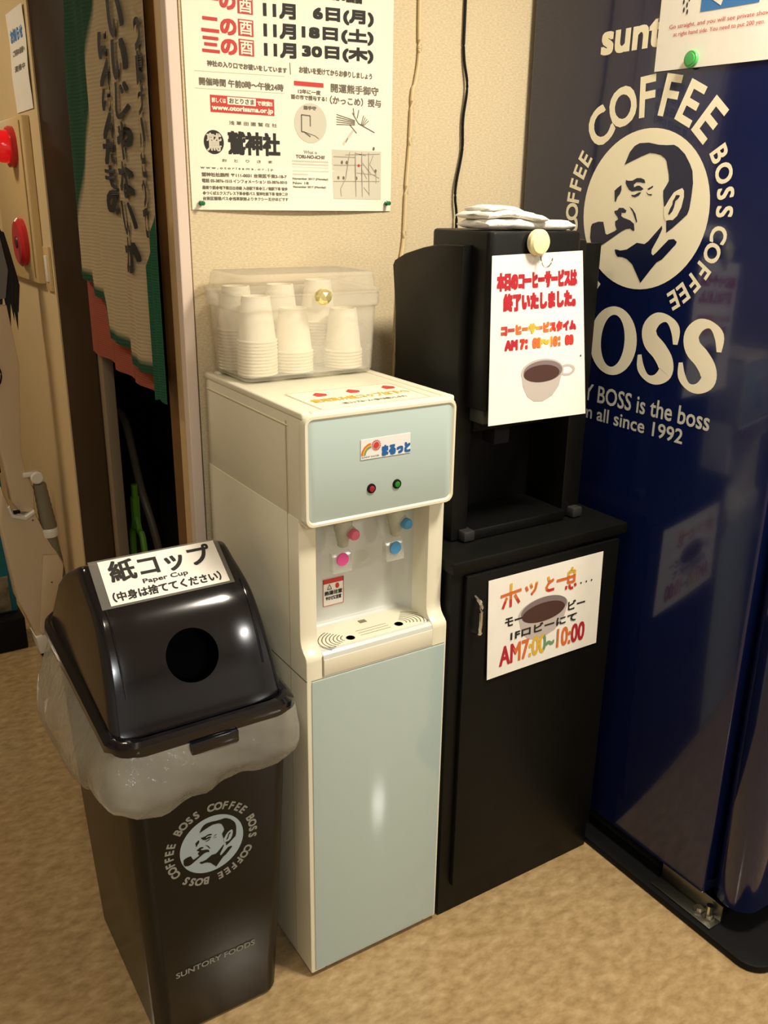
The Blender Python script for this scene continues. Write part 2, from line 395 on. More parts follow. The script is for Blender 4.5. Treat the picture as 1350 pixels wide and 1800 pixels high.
# ---- ceiling lamps (modelled fittings with a disc light just below the diffuser)
for i, (lx, ly, rad, pw, colr) in enumerate(LAMPS):
    ld = bpy.data.lights.new('lamp_light', 'AREA'); ld.shape = 'DISK'; ld.size = rad; ld.energy = pw; ld.color = colr
    t = thing('ceiling_lamp', ['round ceiling lamp nearest the coffee maker', 'small round ceiling lamp nearest the waste bin', 'round ceiling lamp at the far front right', 'cool white round ceiling lamp at the front left', 'added unseen round lamp brightening the curtain and near corridor', 'round ceiling lamp at the far end of the corridor'][i], 'lamp', (lx, ly, CEIL))
    lo = bpy.data.objects.new('lamp_light', ld); COL.objects.link(lo); lo.parent = t; lo.location = (0, 0, -0.05)
    bm = B(); lathe(bm, [(rad/2+0.02, 0.0), (rad/2+0.02, -0.03), (rad/2, -0.03), (rad/2, 0.0)], (lx, ly, CEIL)); obj('housing', bm, M['white'], t)
    bm = B(); lathe(bm, [(rad/2, -0.028), (rad/2-0.01, -0.036), (0.001, -0.038)], (lx, ly, CEIL)); obj('diffuser', bm, M['lampglow'], t)

# ================================================================== emblem
RINGS_BIG = [('COFFEE', [-40.2, -21.7, -4.4, 11.0, 25.5, 41.1], 1.335, 0.44), ('BOSS', [59.3, 69.8, 80.2, 89.5], 1.245, 0.22),
             ('COFFEE', [101.6, 111.6, 122.3, 131.4, 139.9, 147.6], 1.235, 0.22), ('BOSS', [-143.8, -133.5, -123.5, -114.0], 1.24, 0.22),
             ('COFFEE', [-100.5, -91.5, -83.2, -75.4, -67.6, -59.4], 1.26, 0.22)]
FACE = [
('d', [(-0.37,0.55),(-0.30,0.70),(-0.23,0.77),(-0.15,0.80),(0.00,0.80),(0.16,0.77),(0.29,0.76),(0.40,0.76),(0.47,0.73),(0.58,0.65),(0.67,0.54),(0.72,0.46),(0.75,0.32),(0.75,0.17),(0.74,0.03),(0.72,-0.03),(0.61,-0.12),(0.52,-0.19),(0.43,-0.25),(0.41,-0.12),(0.43,-0.06),(0.37,0.05),(0.35,0.05),(0.32,0.17),(0.31,0.24),(0.35,0.30),(0.38,0.35),(0.37,0.42),(0.31,0.58),(0.28,0.61),(0.21,0.65),(0.12,0.67),(0.03,0.68),(-0.11,0.64)]),
('l', [(0.60,0.27),(0.63,0.24),(0.64,0.17),(0.62,0.05),(0.57,-0.05),(0.51,-0.10),(0.46,-0.10),(0.40,-0.11),(0.37,-0.06),(0.35,0.05),(0.37,0.06),(0.42,0.14),(0.48,0.22),(0.54,0.25)]),
('d', [(0.57,0.19),(0.58,0.18),(0.56,0.15),(0.52,0.12),(0.51,0.05),(0.49,0.00),(0.45,-0.04),(0.43,-0.03),(0.45,0.03),(0.48,0.08),(0.48,0.12),(0.50,0.15),(0.52,0.19)]),
('d', [(-0.32,0.37),(-0.28,0.36),(-0.21,0.36),(-0.14,0.39),(-0.07,0.39),(-0.01,0.37),(0.01,0.33),(-0.03,0.33),(-0.07,0.34),(-0.14,0.34),(-0.18,0.31),(-0.17,0.28),(-0.12,0.30),(-0.08,0.30),(-0.04,0.28),(-0.01,0.26),(-0.05,0.24),(-0.12,0.24),(-0.20,0.23),(-0.25,0.25),(-0.29,0.29),(-0.32,0.33)]),
('d', [(-0.21,0.19),(-0.15,0.19),(-0.08,0.22),(-0.04,0.22),(-0.08,0.18),(-0.14,0.16),(-0.19,0.17)]),
('d', [(0.05,0.26),(0.14,0.30),(0.14,0.28),(0.08,0.25)]),
('d', [(0.03,0.23),(0.08,0.20),(0.14,0.20),(0.13,0.18),(0.07,0.19)]),
('d', [(-0.39,0.31),(-0.38,0.25),(-0.40,0.20),(-0.44,0.16),(-0.46,0.10),(-0.48,0.11),(-0.50,0.24),(-0.46,0.27)]),
('d', [(-0.47,-0.01),(-0.42,0.00),(-0.39,0.03),(-0.32,0.03),(-0.26,0.00),(-0.27,-0.03),(-0.34,-0.03),(-0.34,-0.07),(-0.30,-0.09),(-0.18,-0.12),(-0.11,-0.16),(-0.09,-0.24),(-0.11,-0.25),(-0.17,-0.22),(-0.24,-0.23),(-0.31,-0.26),(-0.50,-0.37),(-0.66,-0.46),(-0.74,-0.47),(-0.84,-0.43),(-0.87,-0.36),(-0.87,-0.22),(-0.85,-0.18),(-0.74,-0.15),(-0.65,-0.15),(-0.59,-0.30),(-0.56,-0.31),(-0.43,-0.26),(-0.40,-0.24),(-0.43,-0.19),(-0.44,-0.14),(-0.39,-0.11),(-0.41,-0.08),(-0.46,-0.04)]),
('d', [(-0.22,0.05),(-0.16,0.02),(-0.10,-0.04),(-0.06,-0.13),(-0.07,-0.15),(-0.10,-0.10),(-0.15,-0.02)]),
('d', [(0.35,-0.17),(0.36,-0.21),(0.32,-0.30),(0.23,-0.46),(0.23,-0.51),(0.26,-0.53),(0.31,-0.49),(0.48,-0.33),(0.56,-0.32),(0.61,-0.35),(0.60,-0.38),(0.41,-0.57),(0.33,-0.61),(0.25,-0.70),(0.10,-0.88),(0.03,-0.79),(-0.07,-0.66),(-0.17,-0.60),(-0.25,-0.58),(-0.34,-0.58),(-0.38,-0.54),(-0.40,-0.49),(-0.36,-0.49),(-0.30,-0.50),(-0.19,-0.48),(-0.03,-0.39),(0.10,-0.40),(0.16,-0.36),(0.27,-0.25)])]

def emblem(parent, f, cx, cy, sx, sy, rx, ry, rings, light, dark, letter, bold=0.034):
    """f(a, b, h) sheet map, centre cx, cy, face scale sx, sy, disc radii rx, ry"""
    bm = B(); pellipse(bm, cx, cy, rx, ry, f, 0.0006, 64); prn('emblem_disc', bm, light, parent)
    bm = B(); bl = B()
    for i, (kd, pts) in enumerate(FACE):
        ppoly(bl if kd == 'l' else bm, [(cx+a*sx, cy+b*sy) for a, b in pts], f, 0.0010+(0.0003 if kd == 'l' else 0.0006 if i == 2 else 0))
    prn('emblem_portrait', bm, dark, parent); prn('emblem_ear', bl, light, parent)
    bm = B()
    for word, angs, rad, hgt in rings:
        for ch, a in zip(word, angs):
            V, Fc = glyphs(ch, 4); ax = (min(v[0] for v in V)+max(v[0] for v in V))/2; ay = (min(v[1] for v in V)+max(v[1] for v in V))/2
            k = hgt/(max(v[1] for v in V)-min(v[1] for v in V)); th = math.radians(a); c, s = math.cos(th), math.sin(th)
            for q in range(9):
                ox, oy = bold*hgt*((0, 1, 1, 1, 0, 0, -1, -1, -1)[q]), bold*hgt*((0, -1, 0, 1, -1, 1, -1, 0, 1)[q])
                vs = []
                for v in V:
                    lx, ly = (v[0]-ax)*k*0.92+ox, (v[1]-ay)*k+oy+rad
                    vs.append(bm.verts.new(f(cx+(lx*c+ly*s)*sx, cy+(-lx*s+ly*c)*sy, 0.0006+q*1e-5)))
                for fc in Fc:
                    try: bm.faces.new([vs[i] for i in fc])
                    except ValueError: pass
    prn('lettering', bm, letter, parent)

# ================================================================== vending machine
XV = 0.79
vm = thing('vending_machine', 'tall navy blue vending machine with cream pipe smoker emblem on its side', 'vending machine', (1.15, 0.05, 0))
bm = B(); box(bm, XV, 1.62, -0.298, 0.425, 0.062, 1.98, 0.006, 3); obj('body', bm, M['navy'], vm)
bm = B(); prism(bm, rrect(XV+0.001, 1.62, -0.375, -0.304, 0, 0.03, 6), lambda a, b, h: Vector((a, b, h)), 0.075, 1.98) if False else None
def vert_prism(bm, ring, z0, z1, bev=0.0):
    return prism(bm, [(p.x, p.y) for p in ring], lambda a, b, h: Vector((a, b, h)), z0, z1, bev)
vert_prism(bm, rrect(XV+0.001, 1.62, -0.40, -0.303, 0, 0.045, 8), 0.075, 1.98, 0.004); obj('door', bm, M['navy'], vm)
bm = B(); vert_prism(bm, rrect(0.750, 1.66, -0.472, 0.42, 0, 0.05, 8), 0.0, 0.018, 0.004); obj('base_plate', bm, M['rubber'], vm, label='black rounded anti tip base plate')
bm = B(); box(bm, XV+0.03, 1.58, -0.25, 0.40, 0.018, 0.07); obj('plinth', bm, M['void'], vm)
bm = B()
box(bm, 0.762, 0.800, -0.345, -0.185, 0.018, 0.023, 0.001); box(bm, 0.797, 0.801, -0.345, -0.185, 0.018, 0.062, 0.001)
obj('mounting_bracket', bm, M['steel'], vm, label='grey steel foot bracket')
for by in (-0.325, -0.30):
    bm = B(); tube(bm, [(0.783, by, 0.02), (0.783, by, 0.058 if by < -0.31 else 0.035)], 0.0075, 10); lathe(bm, [(0.013, 0.023), (0.013, 0.030)], (0.783, by, 0), n=6); obj('foot_bolt', bm, M['chrome'], vm)
fv = lambda a, b, h: Vector((XV-h, -a, b))
emblem(vm, fv, -0.0694, 1.4475, 0.1548, 0.1548, 0.1599, 0.1496, RINGS_BIG, M['cream_print'], M['navy_print'], M['cream_print'])
bm = B(); ptext(bm, 'suntory', fv, -0.216, 0.060, 1.722, 1.782, 0.0028); prn('maker_name', bm, M['cream_print'], vm)
# big flared O and S letters
bm = B()
def annulus(bm, cx, cy, rx, ry, ix, iy, f, h, n=40):
    o = [bm.verts.new(f(cx+rx*math.cos(2*math.pi*i/n), cy+ry*math.sin(2*math.pi*i/n), h)) for i in range(n)]
    q = [bm.verts.new(f(cx+ix*math.cos(2*math.pi*i/n), cy+iy*math.sin(2*math.pi*i/n), h)) for i in range(n)]
    for i in range(n): bm.faces.new((o[i], o[(i+1) % n], q[(i+1) % n], q[i]))
annulus(bm, -0.113, 1.188, 0.066, 0.071, 0.033, 0.054, fv, 0.0006)
SCEN = [(0.90, 0.60, 0.10), (0.86, 0.80, 0.20), (0.66, 0.925, 0.13), (0.42, 0.90, 0.24), (0.27, 0.76, 0.33), (0.33, 0.60, 0.36), (0.55, 0.48, 0.36), (0.72, 0.34, 0.36), (0.74, 0.20, 0.32), (0.56, 0.085, 0.20), (0.34, 0.08, 0.13), (0.16, 0.20, 0.17), (0.10, 0.38, 0.09)]
def bigS(x0, x1, y0, y1):
    P = smooth_path([(a, b, 0) for a, b, c in SCEN], 5); Wd = smooth_path([(c, 0, 0) for a, b, c in SCEN], 5); L = []
    for i, p in enumerate(P):
        t = (P[min(i+1, len(P)-1)]-P[max(i-1, 0)]); t = Vector((t.x*(x1-x0), t.y*(y1-y0), 0)).normalized(); nn = Vector((-t.y, t.x, 0))*Wd[i].x*(x1-x0)*0.5
        c = Vector((x0+p.x*(x1-x0), y0+p.y*(y1-y0), 0)); L.append((c+nn, c-nn))
    v = [(bm.verts.new(fv(a.x, a.y, 0.0006)), bm.verts.new(fv(b.x, b.y, 0.0006))) for a, b in L]
    for i in range(len(v)-1): bm.faces.new((v[i][0], v[i+1][0], v[i+1][1], v[i][1]))
bigS(-0.047, 0.061, 1.116, 1.260); bigS(0.058, 0.163, 1.116, 1.260)
prect(bm, -0.330, -0.296, 1.118, 1.258, fv, 0.0006); annulus(bm, -0.262, 1.222, 0.045, 0.036, 0.018, 0.022, fv, 0.0006); annulus(bm, -0.256, 1.156, 0.05, 0.038, 0.02, 0.023, fv, 0.0006)
prn('brand_lettering', bm, M['cream_print'], vm)
bm = B(); ptext(bm, 'SUNTORY BOSS is the boss', fv, -0.352, 0.153, 1.052, 1.088, 0.0006); ptext(bm, 'of them all since 1992', fv, -0.285, 0.095, 1.013, 1.042, 0.0006)
prn('slogan', bm, M['grey_print'], vm)

# notice taped on the vending machine with its magnet
def mk_notice(a, b, h): return Vector((XV-0.0025-h, -a, b+0.0*a))
no = thing('notice_sheet', 'paper notice with a blue arrow stuck high on the navy vending machine', 'notice', (XV-0.002, 0.07, 1.69))
f2 = lambda a, b, h: Vector((XV-0.0025-h-0.004*max(0, (1.72-b))*10*abs(a), -a, b-0.02*(a+0.073)*0.9))
sheet('paper', f2, -0.073, 0.224, 1.694, 1.904, 0.0006, M['paper'], no)
bm = B(); prect(bm, 0.019, 0.139, 1.782, 1.86, f2); prn('blue_panel', bm, M['skyprint'], no)
bm = B(); ppoly(bm, [(0.030, 1.806), (0.062, 1.787), (0.066, 1.797), (0.132, 1.797), (0.132, 1.83), (0.066, 1.83), (0.062, 1.84)], f2, 0.0008); prn('arrow', bm, M['paper'], no)
bm = B(); ptext(bm, 'Go straight, and you will see private shower room', f2, -0.047, 0.205, 1.760, 1.769); ptext(bm, 'at right hand side. You need to put 200 yen.', f2, -0.036, 0.155, 1.747, 1.756); prn('lettering', bm, M['red_print'], no)
bm = B()
for a, b in ((-0.018, 1.79), (-0.012, 1.797), (-0.02, 1.803), (-0.010, 1.786), (-0.008, 1.806), (-0.016, 1.812)): pellipse(bm, a, b, 0.0018, 0.0045, f2, 0.0006, 10)
prn('droplets', bm, M['dark_print'], no)
mg = thing('magnet', 'round light green magnet at the bottom edge of the arrow notice', 'magnet', (XV-0.003, -0.015, 1.706))
bm = B(); lathe(bm, [(0.0125, -0.0035), (0.0145, -0.009), (0.0135, -0.011)], (XV, -0.015, 1.706), 'x', 24); obj('rim', bm, M['green_mag'], mg)
bm = B(); lathe(bm, [(0.0105, -0.0105), (0.0100, -0.0125), (0.004, -0.013)], (XV, -0.015, 1.706), 'x', 24); obj('cap', bm, M['green_mag'], mg)

# ================================================================== black cabinet
cb = thing('cabinet', 'low black wooden cabinet with one door between water dispenser and vending machine', 'cabinet', (0.53, 0.2, 0))
bm = B(); box(bm, 0.309, 0.744, 0.003, 0.42, 0.0, 0.803, 0.002); obj('carcass', bm, M['blackwood'], cb)
bm = B(); box(bm, 0.304, 0.760, -0.008, 0.43, 0.803, 0.827, 0.003); obj('top_board', bm, M['blackwood'], cb)
cd = B(); box(cd, 0.336, 0.738, -0.010, 0.0025, 0.075, 0.795, 0.002); cdo = obj('door', cd, M['blackwood'], cb)
bm = B(); tube(bm, smooth_path([(0.357, -0.010, 0.750), (0.357, -0.026, 0.744), (0.357, -0.030, 0.735), (0.358, -0.030, 0.690), (0.358, -0.026, 0.678), (0.358, -0.010, 0.672)]), 0.0042, 8); obj('handle', bm, M['chrome'], cdo, label='chrome bow handle')
# sign on the cabinet door
sg = thing('coffee_time_sign', 'white sheet with orange lettering and coffee cup taped on the black cabinet door', 'sign', (0.54, -0.012, 0.56))
def f3(a, b, h):
    u = (a-0.384)/0.30; v = (b-0.56)/0.215
    return Vector((a+0.006*(v)*(-1)+0.004, -0.0125-h-0.0045*(1-v)*(1-u)**2, b))
sheet('paper', f3, 0.388, 0.692, 0.563, 0.777, 0.0005, M['paper'], sg, 14, 10)
def grad_text(s, f, x0, x1, y0, y1, bold, mats, parent, vertical=True, h=0.0008):
    """lettering split in colour bands, as printed: band k of the letters' height or width"""
    n = len(mats); bms = [B() for _ in mats]; full = B(); ptext(full, s, lambda a, b, hh: Vector((a, b, hh)), x0, x1, y0, y1, bold, h)
    for fc in full.faces:
        c = fc.calc_center_median(); t = (c.y-y0)/(y1-y0) if vertical else (c.x-x0)/(x1-x0); k = min(n-1, max(0, int(t*n)))
        vs = [bms[k].verts.new(f(v.co.x, v.co.y, v.co.z)) for v in fc.verts]; bms[k].faces.new(vs)
    full.free()
    for k, b in enumerate(bms):
        if len(b.faces): prn('lettering', b, mats[k], parent)
        else: b.free()
def stroke_text(pol, f, wd, mats, parent, ylo, yhi, h=0.0009):
    n = len(mats); K = 6; bms = [B() for _ in mats]
    for pts in pol:
        for (a, b), (c, d) in zip(pts, pts[1:]):
            for i in range(K):
                p0 = (a+(c-a)*i/K, b+(d-b)*i/K); p1 = (a+(c-a)*(i+1.08)/K, b+(d-b)*(i+1.08)/K)
                k = min(n-1, max(0, int(((p0[1]+p1[1])/2-ylo)/(yhi-ylo)*n))); pline(bms[k], [p0, p1], wd, f, h+k*1e-5)
    for k, b in enumerate(bms):
        if len(b.faces): prn('lettering', b, mats[k], parent)
        else: b.free()
stroke_text([[(0.418, 0.737), (0.470, 0.741)], [(0.444, 0.760), (0.444, 0.710)], [(0.434, 0.732), (0.424, 0.710)], [(0.454, 0.734), (0.466, 0.714)],
             [(0.482, 0.744), (0.487, 0.734)], [(0.494, 0.748), (0.498, 0.738)], [(0.511, 0.749), (0.507, 0.733), (0.497, 0.724)],
             [(0.540, 0.753), (0.544, 0.741)], [(0.556, 0.744), (0.542, 0.738), (0.536, 0.728), (0.542, 0.722), (0.558, 0.722)], [(0.564, 0.738), (0.592, 0.738)],
             [(0.596, 0.752), (0.596, 0.726)], [(0.613, 0.752), (0.613, 0.726)], [(0.596, 0.751), (0.613, 0.751)], [(0.596, 0.739), (0.613, 0.739)], [(0.596, 0.727), (0.613, 0.727)],
             [(0.606, 0.760), (0.603, 0.752)], [(0.592, 0.721), (0.591, 0.713)], [(0.600, 0.722), (0.602, 0.713), (0.611, 0.713)], [(0.615, 0.722), (0.618, 0.715)]],
            f3, 0.0062, [M['red_print'], M['orange'], M['yellow']], sg, 0.705, 0.765)
bm = B(); [pellipse(bm, x, 0.7185, 0.0022, 0.0022, f3, 0.0007, 10) for x in (0.633, 0.648, 0.663)]
ptext(bm, 'モー', f3, 0.432, 0.476, 0.668, 0.686, 0.0008); ptext(bm, 'ビー', f3, 0.601, 0.648, 0.663, 0.683, 0.0008)
ptext(bm, '1Fロビーにて', f3, 0.447, 0.626, 0.636, 0.654, 0.0008, h=0.0012); prn('lettering', bm, M['dark_print'], sg)
bm = B(); pellipse(bm, 0.532, 0.681, 0.067, 0.030, f3, 0.0005); ppoly(bm, [(0.467, 0.676), (0.475, 0.645), (0.495, 0.624), (0.530, 0.618), (0.566, 0.628), (0.590, 0.650), (0.598, 0.676)], f3, 0.00045); prn('cup_picture', bm, M['cup_print'], sg)
bm = B(); pellipse(bm, 0.534, 0.684, 0.062, 0.026, f3, 0.00065); prn('cup_picture', bm, M['cupin_print'], sg)
bm = B(); pellipse(bm, 0.533, 0.677, 0.058, 0.021, f3, 0.0008); prn('coffee_picture', bm, M['coffee'], sg)
grad_text('AM7:00~10:00', f3, 0.420, 0.652, 0.584, 0.626, 0.0012, [M['crimson'], M['orange'], M['yellow'], M['green_print'], M['orange'], M['crimson']], sg, False)

# ================================================================== coffee machine
cm = thing('coffee_machine', 'large black coffee machine standing on the black cabinet', 'coffee machine', (0.53, 0.2, 0.828))
side = [(0.085, 0.83), (0.085, 1.387), (0.16, 1.386), (0.21, 1.378), (0.27, 1.364), (0.305, 1.350), (0.312, 1.34), (0.300, 1.25), (0.298, 1.15), (0.31, 1.0), (0.31, 0.83)]
for x0, x1, nm in ((0.365, 0.405, 'side_column'), (0.655, 0.705, 'side_column')):
    bm = B(); prism(bm, side, lambda a, b, h: Vector((h, a, b)), x0, x1, 0.004); obj(nm, bm, M['black'], cm)
bm = B(); prism(bm, [(0.20, 0.83), (0.20, 1.10), (0.10, 1.10), (0.10, 1.384), (0.16, 1.383), (0.21, 1.375), (0.27, 1.361), (0.305, 1.346), (0.30, 1.25), (0.298, 1.15), (0.31, 1.0), (0.31, 0.83)], lambda a, b, h: Vector((h, a, b)), 0.405, 0.655); obj('housing', bm, M['black'], cm)
bm = B(); box(bm, 0.408, 0.652, 0.07, 0.205, 0.828, 0.85, 0.003); obj('drip_tray', bm, M['black'], cm)
bm = B(); vert_prism(bm, rrect(0.387, 0.604, 0.034, 0.215, 0, 0.014, 5), 1.095, 1.412, 0.006)
box(bm, 0.606, 0.642, 0.06, 0.25, 1.11, 1.396, 0.006); obj('front_door', bm, M['black'], cm)
bm = B(); box(bm, 0.398, 0.604, 0.046, 0.11, 1.068, 1.112, 0.003); obj('door_lip', bm, pm('dark_grey_plastic', (52, 52, 48), 0.45), cm)
bm = B(); box(bm, 0.42, 0.60, 0.10, 0.19, 1.04, 1.062, 0.003); box(bm, 0.49, 0.53, 0.12, 0.16, 1.0, 1.045, 0.004); obj('spout_block', bm, M['void'], cm)
for fx in (0.384, 0.672):
    bm = B(); vert_prism(bm, rrect(fx, fx+0.027, 0.066, 0.10, 0, 0.004, 2), 0.829, 0.850, 0.003); obj('foot', bm, pm('grey_foot', (40, 40, 38), 0.5), cm)
bm = B(); box(bm, 0.43, 0.455, 0.195, 0.2, 0.90, 0.935, 0.001); obj('inner_label', bm, pm('dim_label', (60, 62, 60), 0.5), cm)

# sheet on the coffee machine
cs = thing('closing_notice', 'white sheet with red Japanese lettering and coffee cup hung on the coffee machine', 'notice', (0.50, 0.03, 1.07))
TL, TR, BR, BL = (0.3875, 1.372), (0.6005, 1.3775), (0.645, 1.066), (0.399, 1.069)
def f4(a, b, h):   # a, b in 0..1
    x = (BL[0]*(1-a)+BR[0]*a)*(1-b)+(TL[0]*(1-a)+TR[0]*a)*b; z = (BL[1]*(1-a)+BR[1]*a)*(1-b)+(TL[1]*(1-a)+TR[1]*a)*b
    y = 0.031-0.012*(1-b)**1.5-0.003*math.sin(b*6)*(a-0.3)
    k = (y+1.223)/1.253; return Vector((-0.629+(x+0.629)*k, y-h, 1.461+(z-1.461)*k))
sheet('paper', f4, 0, 1, 0, 1, 0.0006, M['paper'], cs, 10, 14)
bm = B(); ptext(bm, '本日のコーヒーサービスは', f4, 0.06, 0.92, 0.805, 0.895, 0.008); ptext(bm, '終了いたしました。', f4, 0.13, 0.90, 0.685, 0.775, 0.008); prn('lettering', bm, M['crimson'], cs)
grad_text('コーヒーサービスタイム', f4, 0.11, 0.90, 0.545, 0.595, 0.007, [M['red_print'], M['orange'], M['yellow'], M['orange'], M['red_print'], M['crimson']], cs, False)
grad_text('AM 7：00～10：00', f4, 0.15, 0.87, 0.455, 0.505, 0.007, [M['crimson'], M['red_print'], M['orange'], M['yellow'], M['orange'], M['red_print']], cs, False)
bm = B(); pellipse(bm, 0.54, 0.300, 0.225, 0.080, f4, 0.0005)
ppoly(bm, [(0.32, 0.295), (0.335, 0.22), (0.38, 0.155), (0.45, 0.12), (0.54, 0.115), (0.64, 0.145), (0.71, 0.20), (0.755, 0.30)], f4, 0.00045)
annulus(bm, 0.80, 0.295, 0.09, 0.036, 0.06, 0.022, f4, 0.0004); prn('cup_picture', bm, M['cup_print'], cs)
bm = B(); pellipse(bm, 0.545, 0.303, 0.205, 0.066, f4, 0.0007); prn('cup_picture', bm, M['cupin_print'], cs)
bm = B(); pellipse(bm, 0.53, 0.290, 0.188, 0.053, f4, 0.0009); prn('coffee_picture', bm, M['coffee'], cs)
bm = B(); pellipse(bm, 0.955, 0.375, 0.008, 0.006, f4, 0.0006); prn('dot', bm, M['dark_print'], cs)
mg = thing('magnet', 'round ivory magnet with hook on the front of the black coffee machine', 'magnet', (0.486, 0.02, 1.394))
bm = B(); lathe(bm, [(0.019, 0.033), (0.0225, 0.029), (0.0225, 0.020), (0.019, 0.0155), (0.010, 0.014)], (0.486, 0, 1.3935), 'y', 28); obj('disc', bm, M['ivory'], mg)
bm = B(); tube(bm, smooth_path([(0.491, 0.024, 1.374), (0.491, 0.019, 1.362), (0.494, 0.016, 1.353), (0.500, 0.012, 1.352), (0.506, 0.010, 1.358), (0.509, 0.010, 1.367)]), 0.0012, 6); obj('hook', bm, M['chrome'], mg)

# folded towel
t = thing('folded_towel', 'white folded towel lying on top of the coffee machine', 'towel', (0.48, 0.12, 1.414))
def towel_layer(name, x0, x1, y0, y1, zf, th, sk, seed):
    """one rounded, slightly wavy fold: zf(u, v) is the height it rests on"""
    bm = B(); NX, NY = 28, 12; rings = []; rr = random.Random(seed); p = [rr.uniform(0, 6) for _ in range(4)]
    for i in range(NX+1):
        u = i/NX; e = min(1, 14*min(u, 1-u)+0.25)**0.6; r = []
        ya = y0+sk*u+0.004*math.sin(u*13+p[0])+0.002*math.sin(u*37+p[1]); yb = y1+sk*u+0.004*math.sin(u*9+p[2]); x = x0+(x1-x0)*u
        for k in range(NY+1):
            v = k/NY; y = ya+(yb-ya)*v; b = min(1, 8*min(v, 1-v)+0.15)**0.6
            r.append(Vector((x+0.003*math.sin(v*9+p[3]), y, zf(x, y)+th*(0.5+0.5*b*e)+0.0012*math.sin(u*23+v*7+p[1]))))
        for k in range(NY, -1, -1):
            v = k/NY; y = ya+(yb-ya)*v; b = min(1, 8*min(v, 1-v)+0.15)**0.6
            r.append(Vector((x+0.003*math.sin(v*9+p[3]), y, zf(x, y)+th*(0.5-0.5*b*e))))
        rings.append(r)
    loft(bm, rings); return obj(name, bm, M['towel'], t, ang=70)
bump_ = lambda x, y: max(0, 1-abs(x-0.445)/0.06)
towel_layer('fold', 0.398, 0.588, 0.058, 0.150, lambda x, y: 1.4125+0.003*bump_(x, y), 0.017, -0.016, 1)
towel_layer('fold', 0.400, 0.520, 0.064, 0.155, lambda x, y: 1.4285+0.006*bump_(x, y)-0.08*max(0, x-0.48), 0.012, -0.022, 2)
towel_layer('fold', 0.416, 0.545, 0.072, 0.150, lambda x, y: 1.4395+0.006*bump_(x, y)-0.24*max(0, x-0.480), 0.009, -0.010, 3)
# ================================================================== water dispenser
wd = thing('water_dispenser', 'tall white water dispenser with pale blue front panels beside the black cabinet', 'water dispenser', (0.15, 0.2, 0))
YB = 0.41
# body: side profile with the recess cut between two columns
prof_col = [(0.0, 0.012), (0.0, 0.700), (0.001, 0.708), (0.006, 0.7135), (0.012, 0.718), (0.018, 0.725), (0.0215, 0.734), (0.0225, 0.745), (0.0225, 0.96), (YB, 0.96), (YB, 0.012)]
back = [(0.0, 0.012), (0.0, 0.700), (0.002, 0.708), (0.007, 0.712), (0.086, 0.712), (0.094, 0.715), (0.099, 0.722), (0.1005, 0.732), (0.1005, 0.955), (YB, 0.955), (YB, 0.012)]
for x0, x1 in ((0.0, 0.034), (0.266, 0.30)):
    bm = B(); prism(bm, prof_col, lambda a, b, h: Vector((h, a, b)), x0, x1, 0.003); obj('side_panel', bm, M['cream'], wd)
bm = B(); prism(bm, back, lambda a, b, h: Vector((h, a, b)), 0.034, 0.266); obj('inner_body', bm, M['recess'], wd)
# coved corners inside the recess
for xs, sx in ((0.034, 1), (0.266, -1)):
    bm = B(); rings = []
    for z in (0.712, 0.955):
        r = [Vector((xs+sx*0.030*(1-math.cos(math.pi/2*k/8)), 0.1007-0.030*(1-math.sin(math.pi/2*k/8)), z)) for k in range(9)]; r.append(Vector((xs, 0.1007, z))); rings.append(r)
    loft(bm, rings); obj('recess_corner', bm, M['recess'], wd)
# head
bm = B(); prism(bm, [(0.0, 0.951), (0.0, 1.128), (0.010, 1.137), (YB-0.02, 1.137), (YB, 1.127), (YB, 0.955), (0.10, 0.955), (0.09, 0.951)], lambda a, b, h: Vector((h, a, b)), 0.0015, 0.2985, 0.005); obj('head', bm, M['cream'], wd)
bm = B(); prism(bm, [(p.x, p.y) for p in rrect(0.008, 0.292, 0.958, 1.130, 0, 0.012, 6)], lambda a, b, h: Vector((a, h, b)), -0.0015, 0.002, 0.001); hp = obj('head_panel', bm, M['panel'], wd, label='pale blue glossy front panel')
# rim round the head panel
bm = B(); o_ = rrect(0.0, 0.30, 0.949, 1.139, 0, 0.016, 8); i_ = rrect(0.0085, 0.2915, 0.9585, 1.1295, 0, 0.010, 8); n = len(o_)
R = [[Vector((p.x, yy, p.y)) for p in ring] for ring, yy in ((o_, 0.012), (o_, 0.0), ([Vector((a.x*0.75+b.x*0.25, a.y*0.75+b.y*0.25, 0)) for a, b in zip(o_, i_)], -0.004), ([Vector((a.x*0.3+b.x*0.7, a.y*0.3+b.y*0.7, 0)) for a, b in zip(o_, i_)], -0.004), (i_, -0.0015), (i_, 0.003))]
loft(bm, R, False, False); obj('head_rim', bm, M['cream'], wd)
# lid
bm = B()
for a, b, c, d in ((0.0, 0.018, 0.004, YB), (0.282, 0.30, 0.004, YB), (0.018, 0.282, 0.004, 0.018), (0.018, 0.282, YB-0.018, YB)): box(bm, a, b, c, d, 1.130, 1.1425, 0.004, 3)
obj('lid_rim', bm, M['cream'], wd)
bm = B(); box(bm, 0.016, 0.284, 0.016, YB-0.016, 1.13, 1.1395, 0.001); obj('lid', bm, M['cream'], wd)
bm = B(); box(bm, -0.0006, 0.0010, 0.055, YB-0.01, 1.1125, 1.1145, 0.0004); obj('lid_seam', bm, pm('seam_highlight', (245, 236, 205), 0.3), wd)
bm = B(); box(bm, -0.0004, 0.001, 0.0600, 0.0612, 0.02, 1.12); obj('body_seam', bm, pm('seam_dark', (176, 160, 122), 0.5), wd)
bm = B(); box(bm, -0.0005, 0.001, 0.0, 0.14, 0.6655, 0.667); obj('drawer_seam', bm, pm('seam_shadow', (110, 98, 70), 0.6), wd)
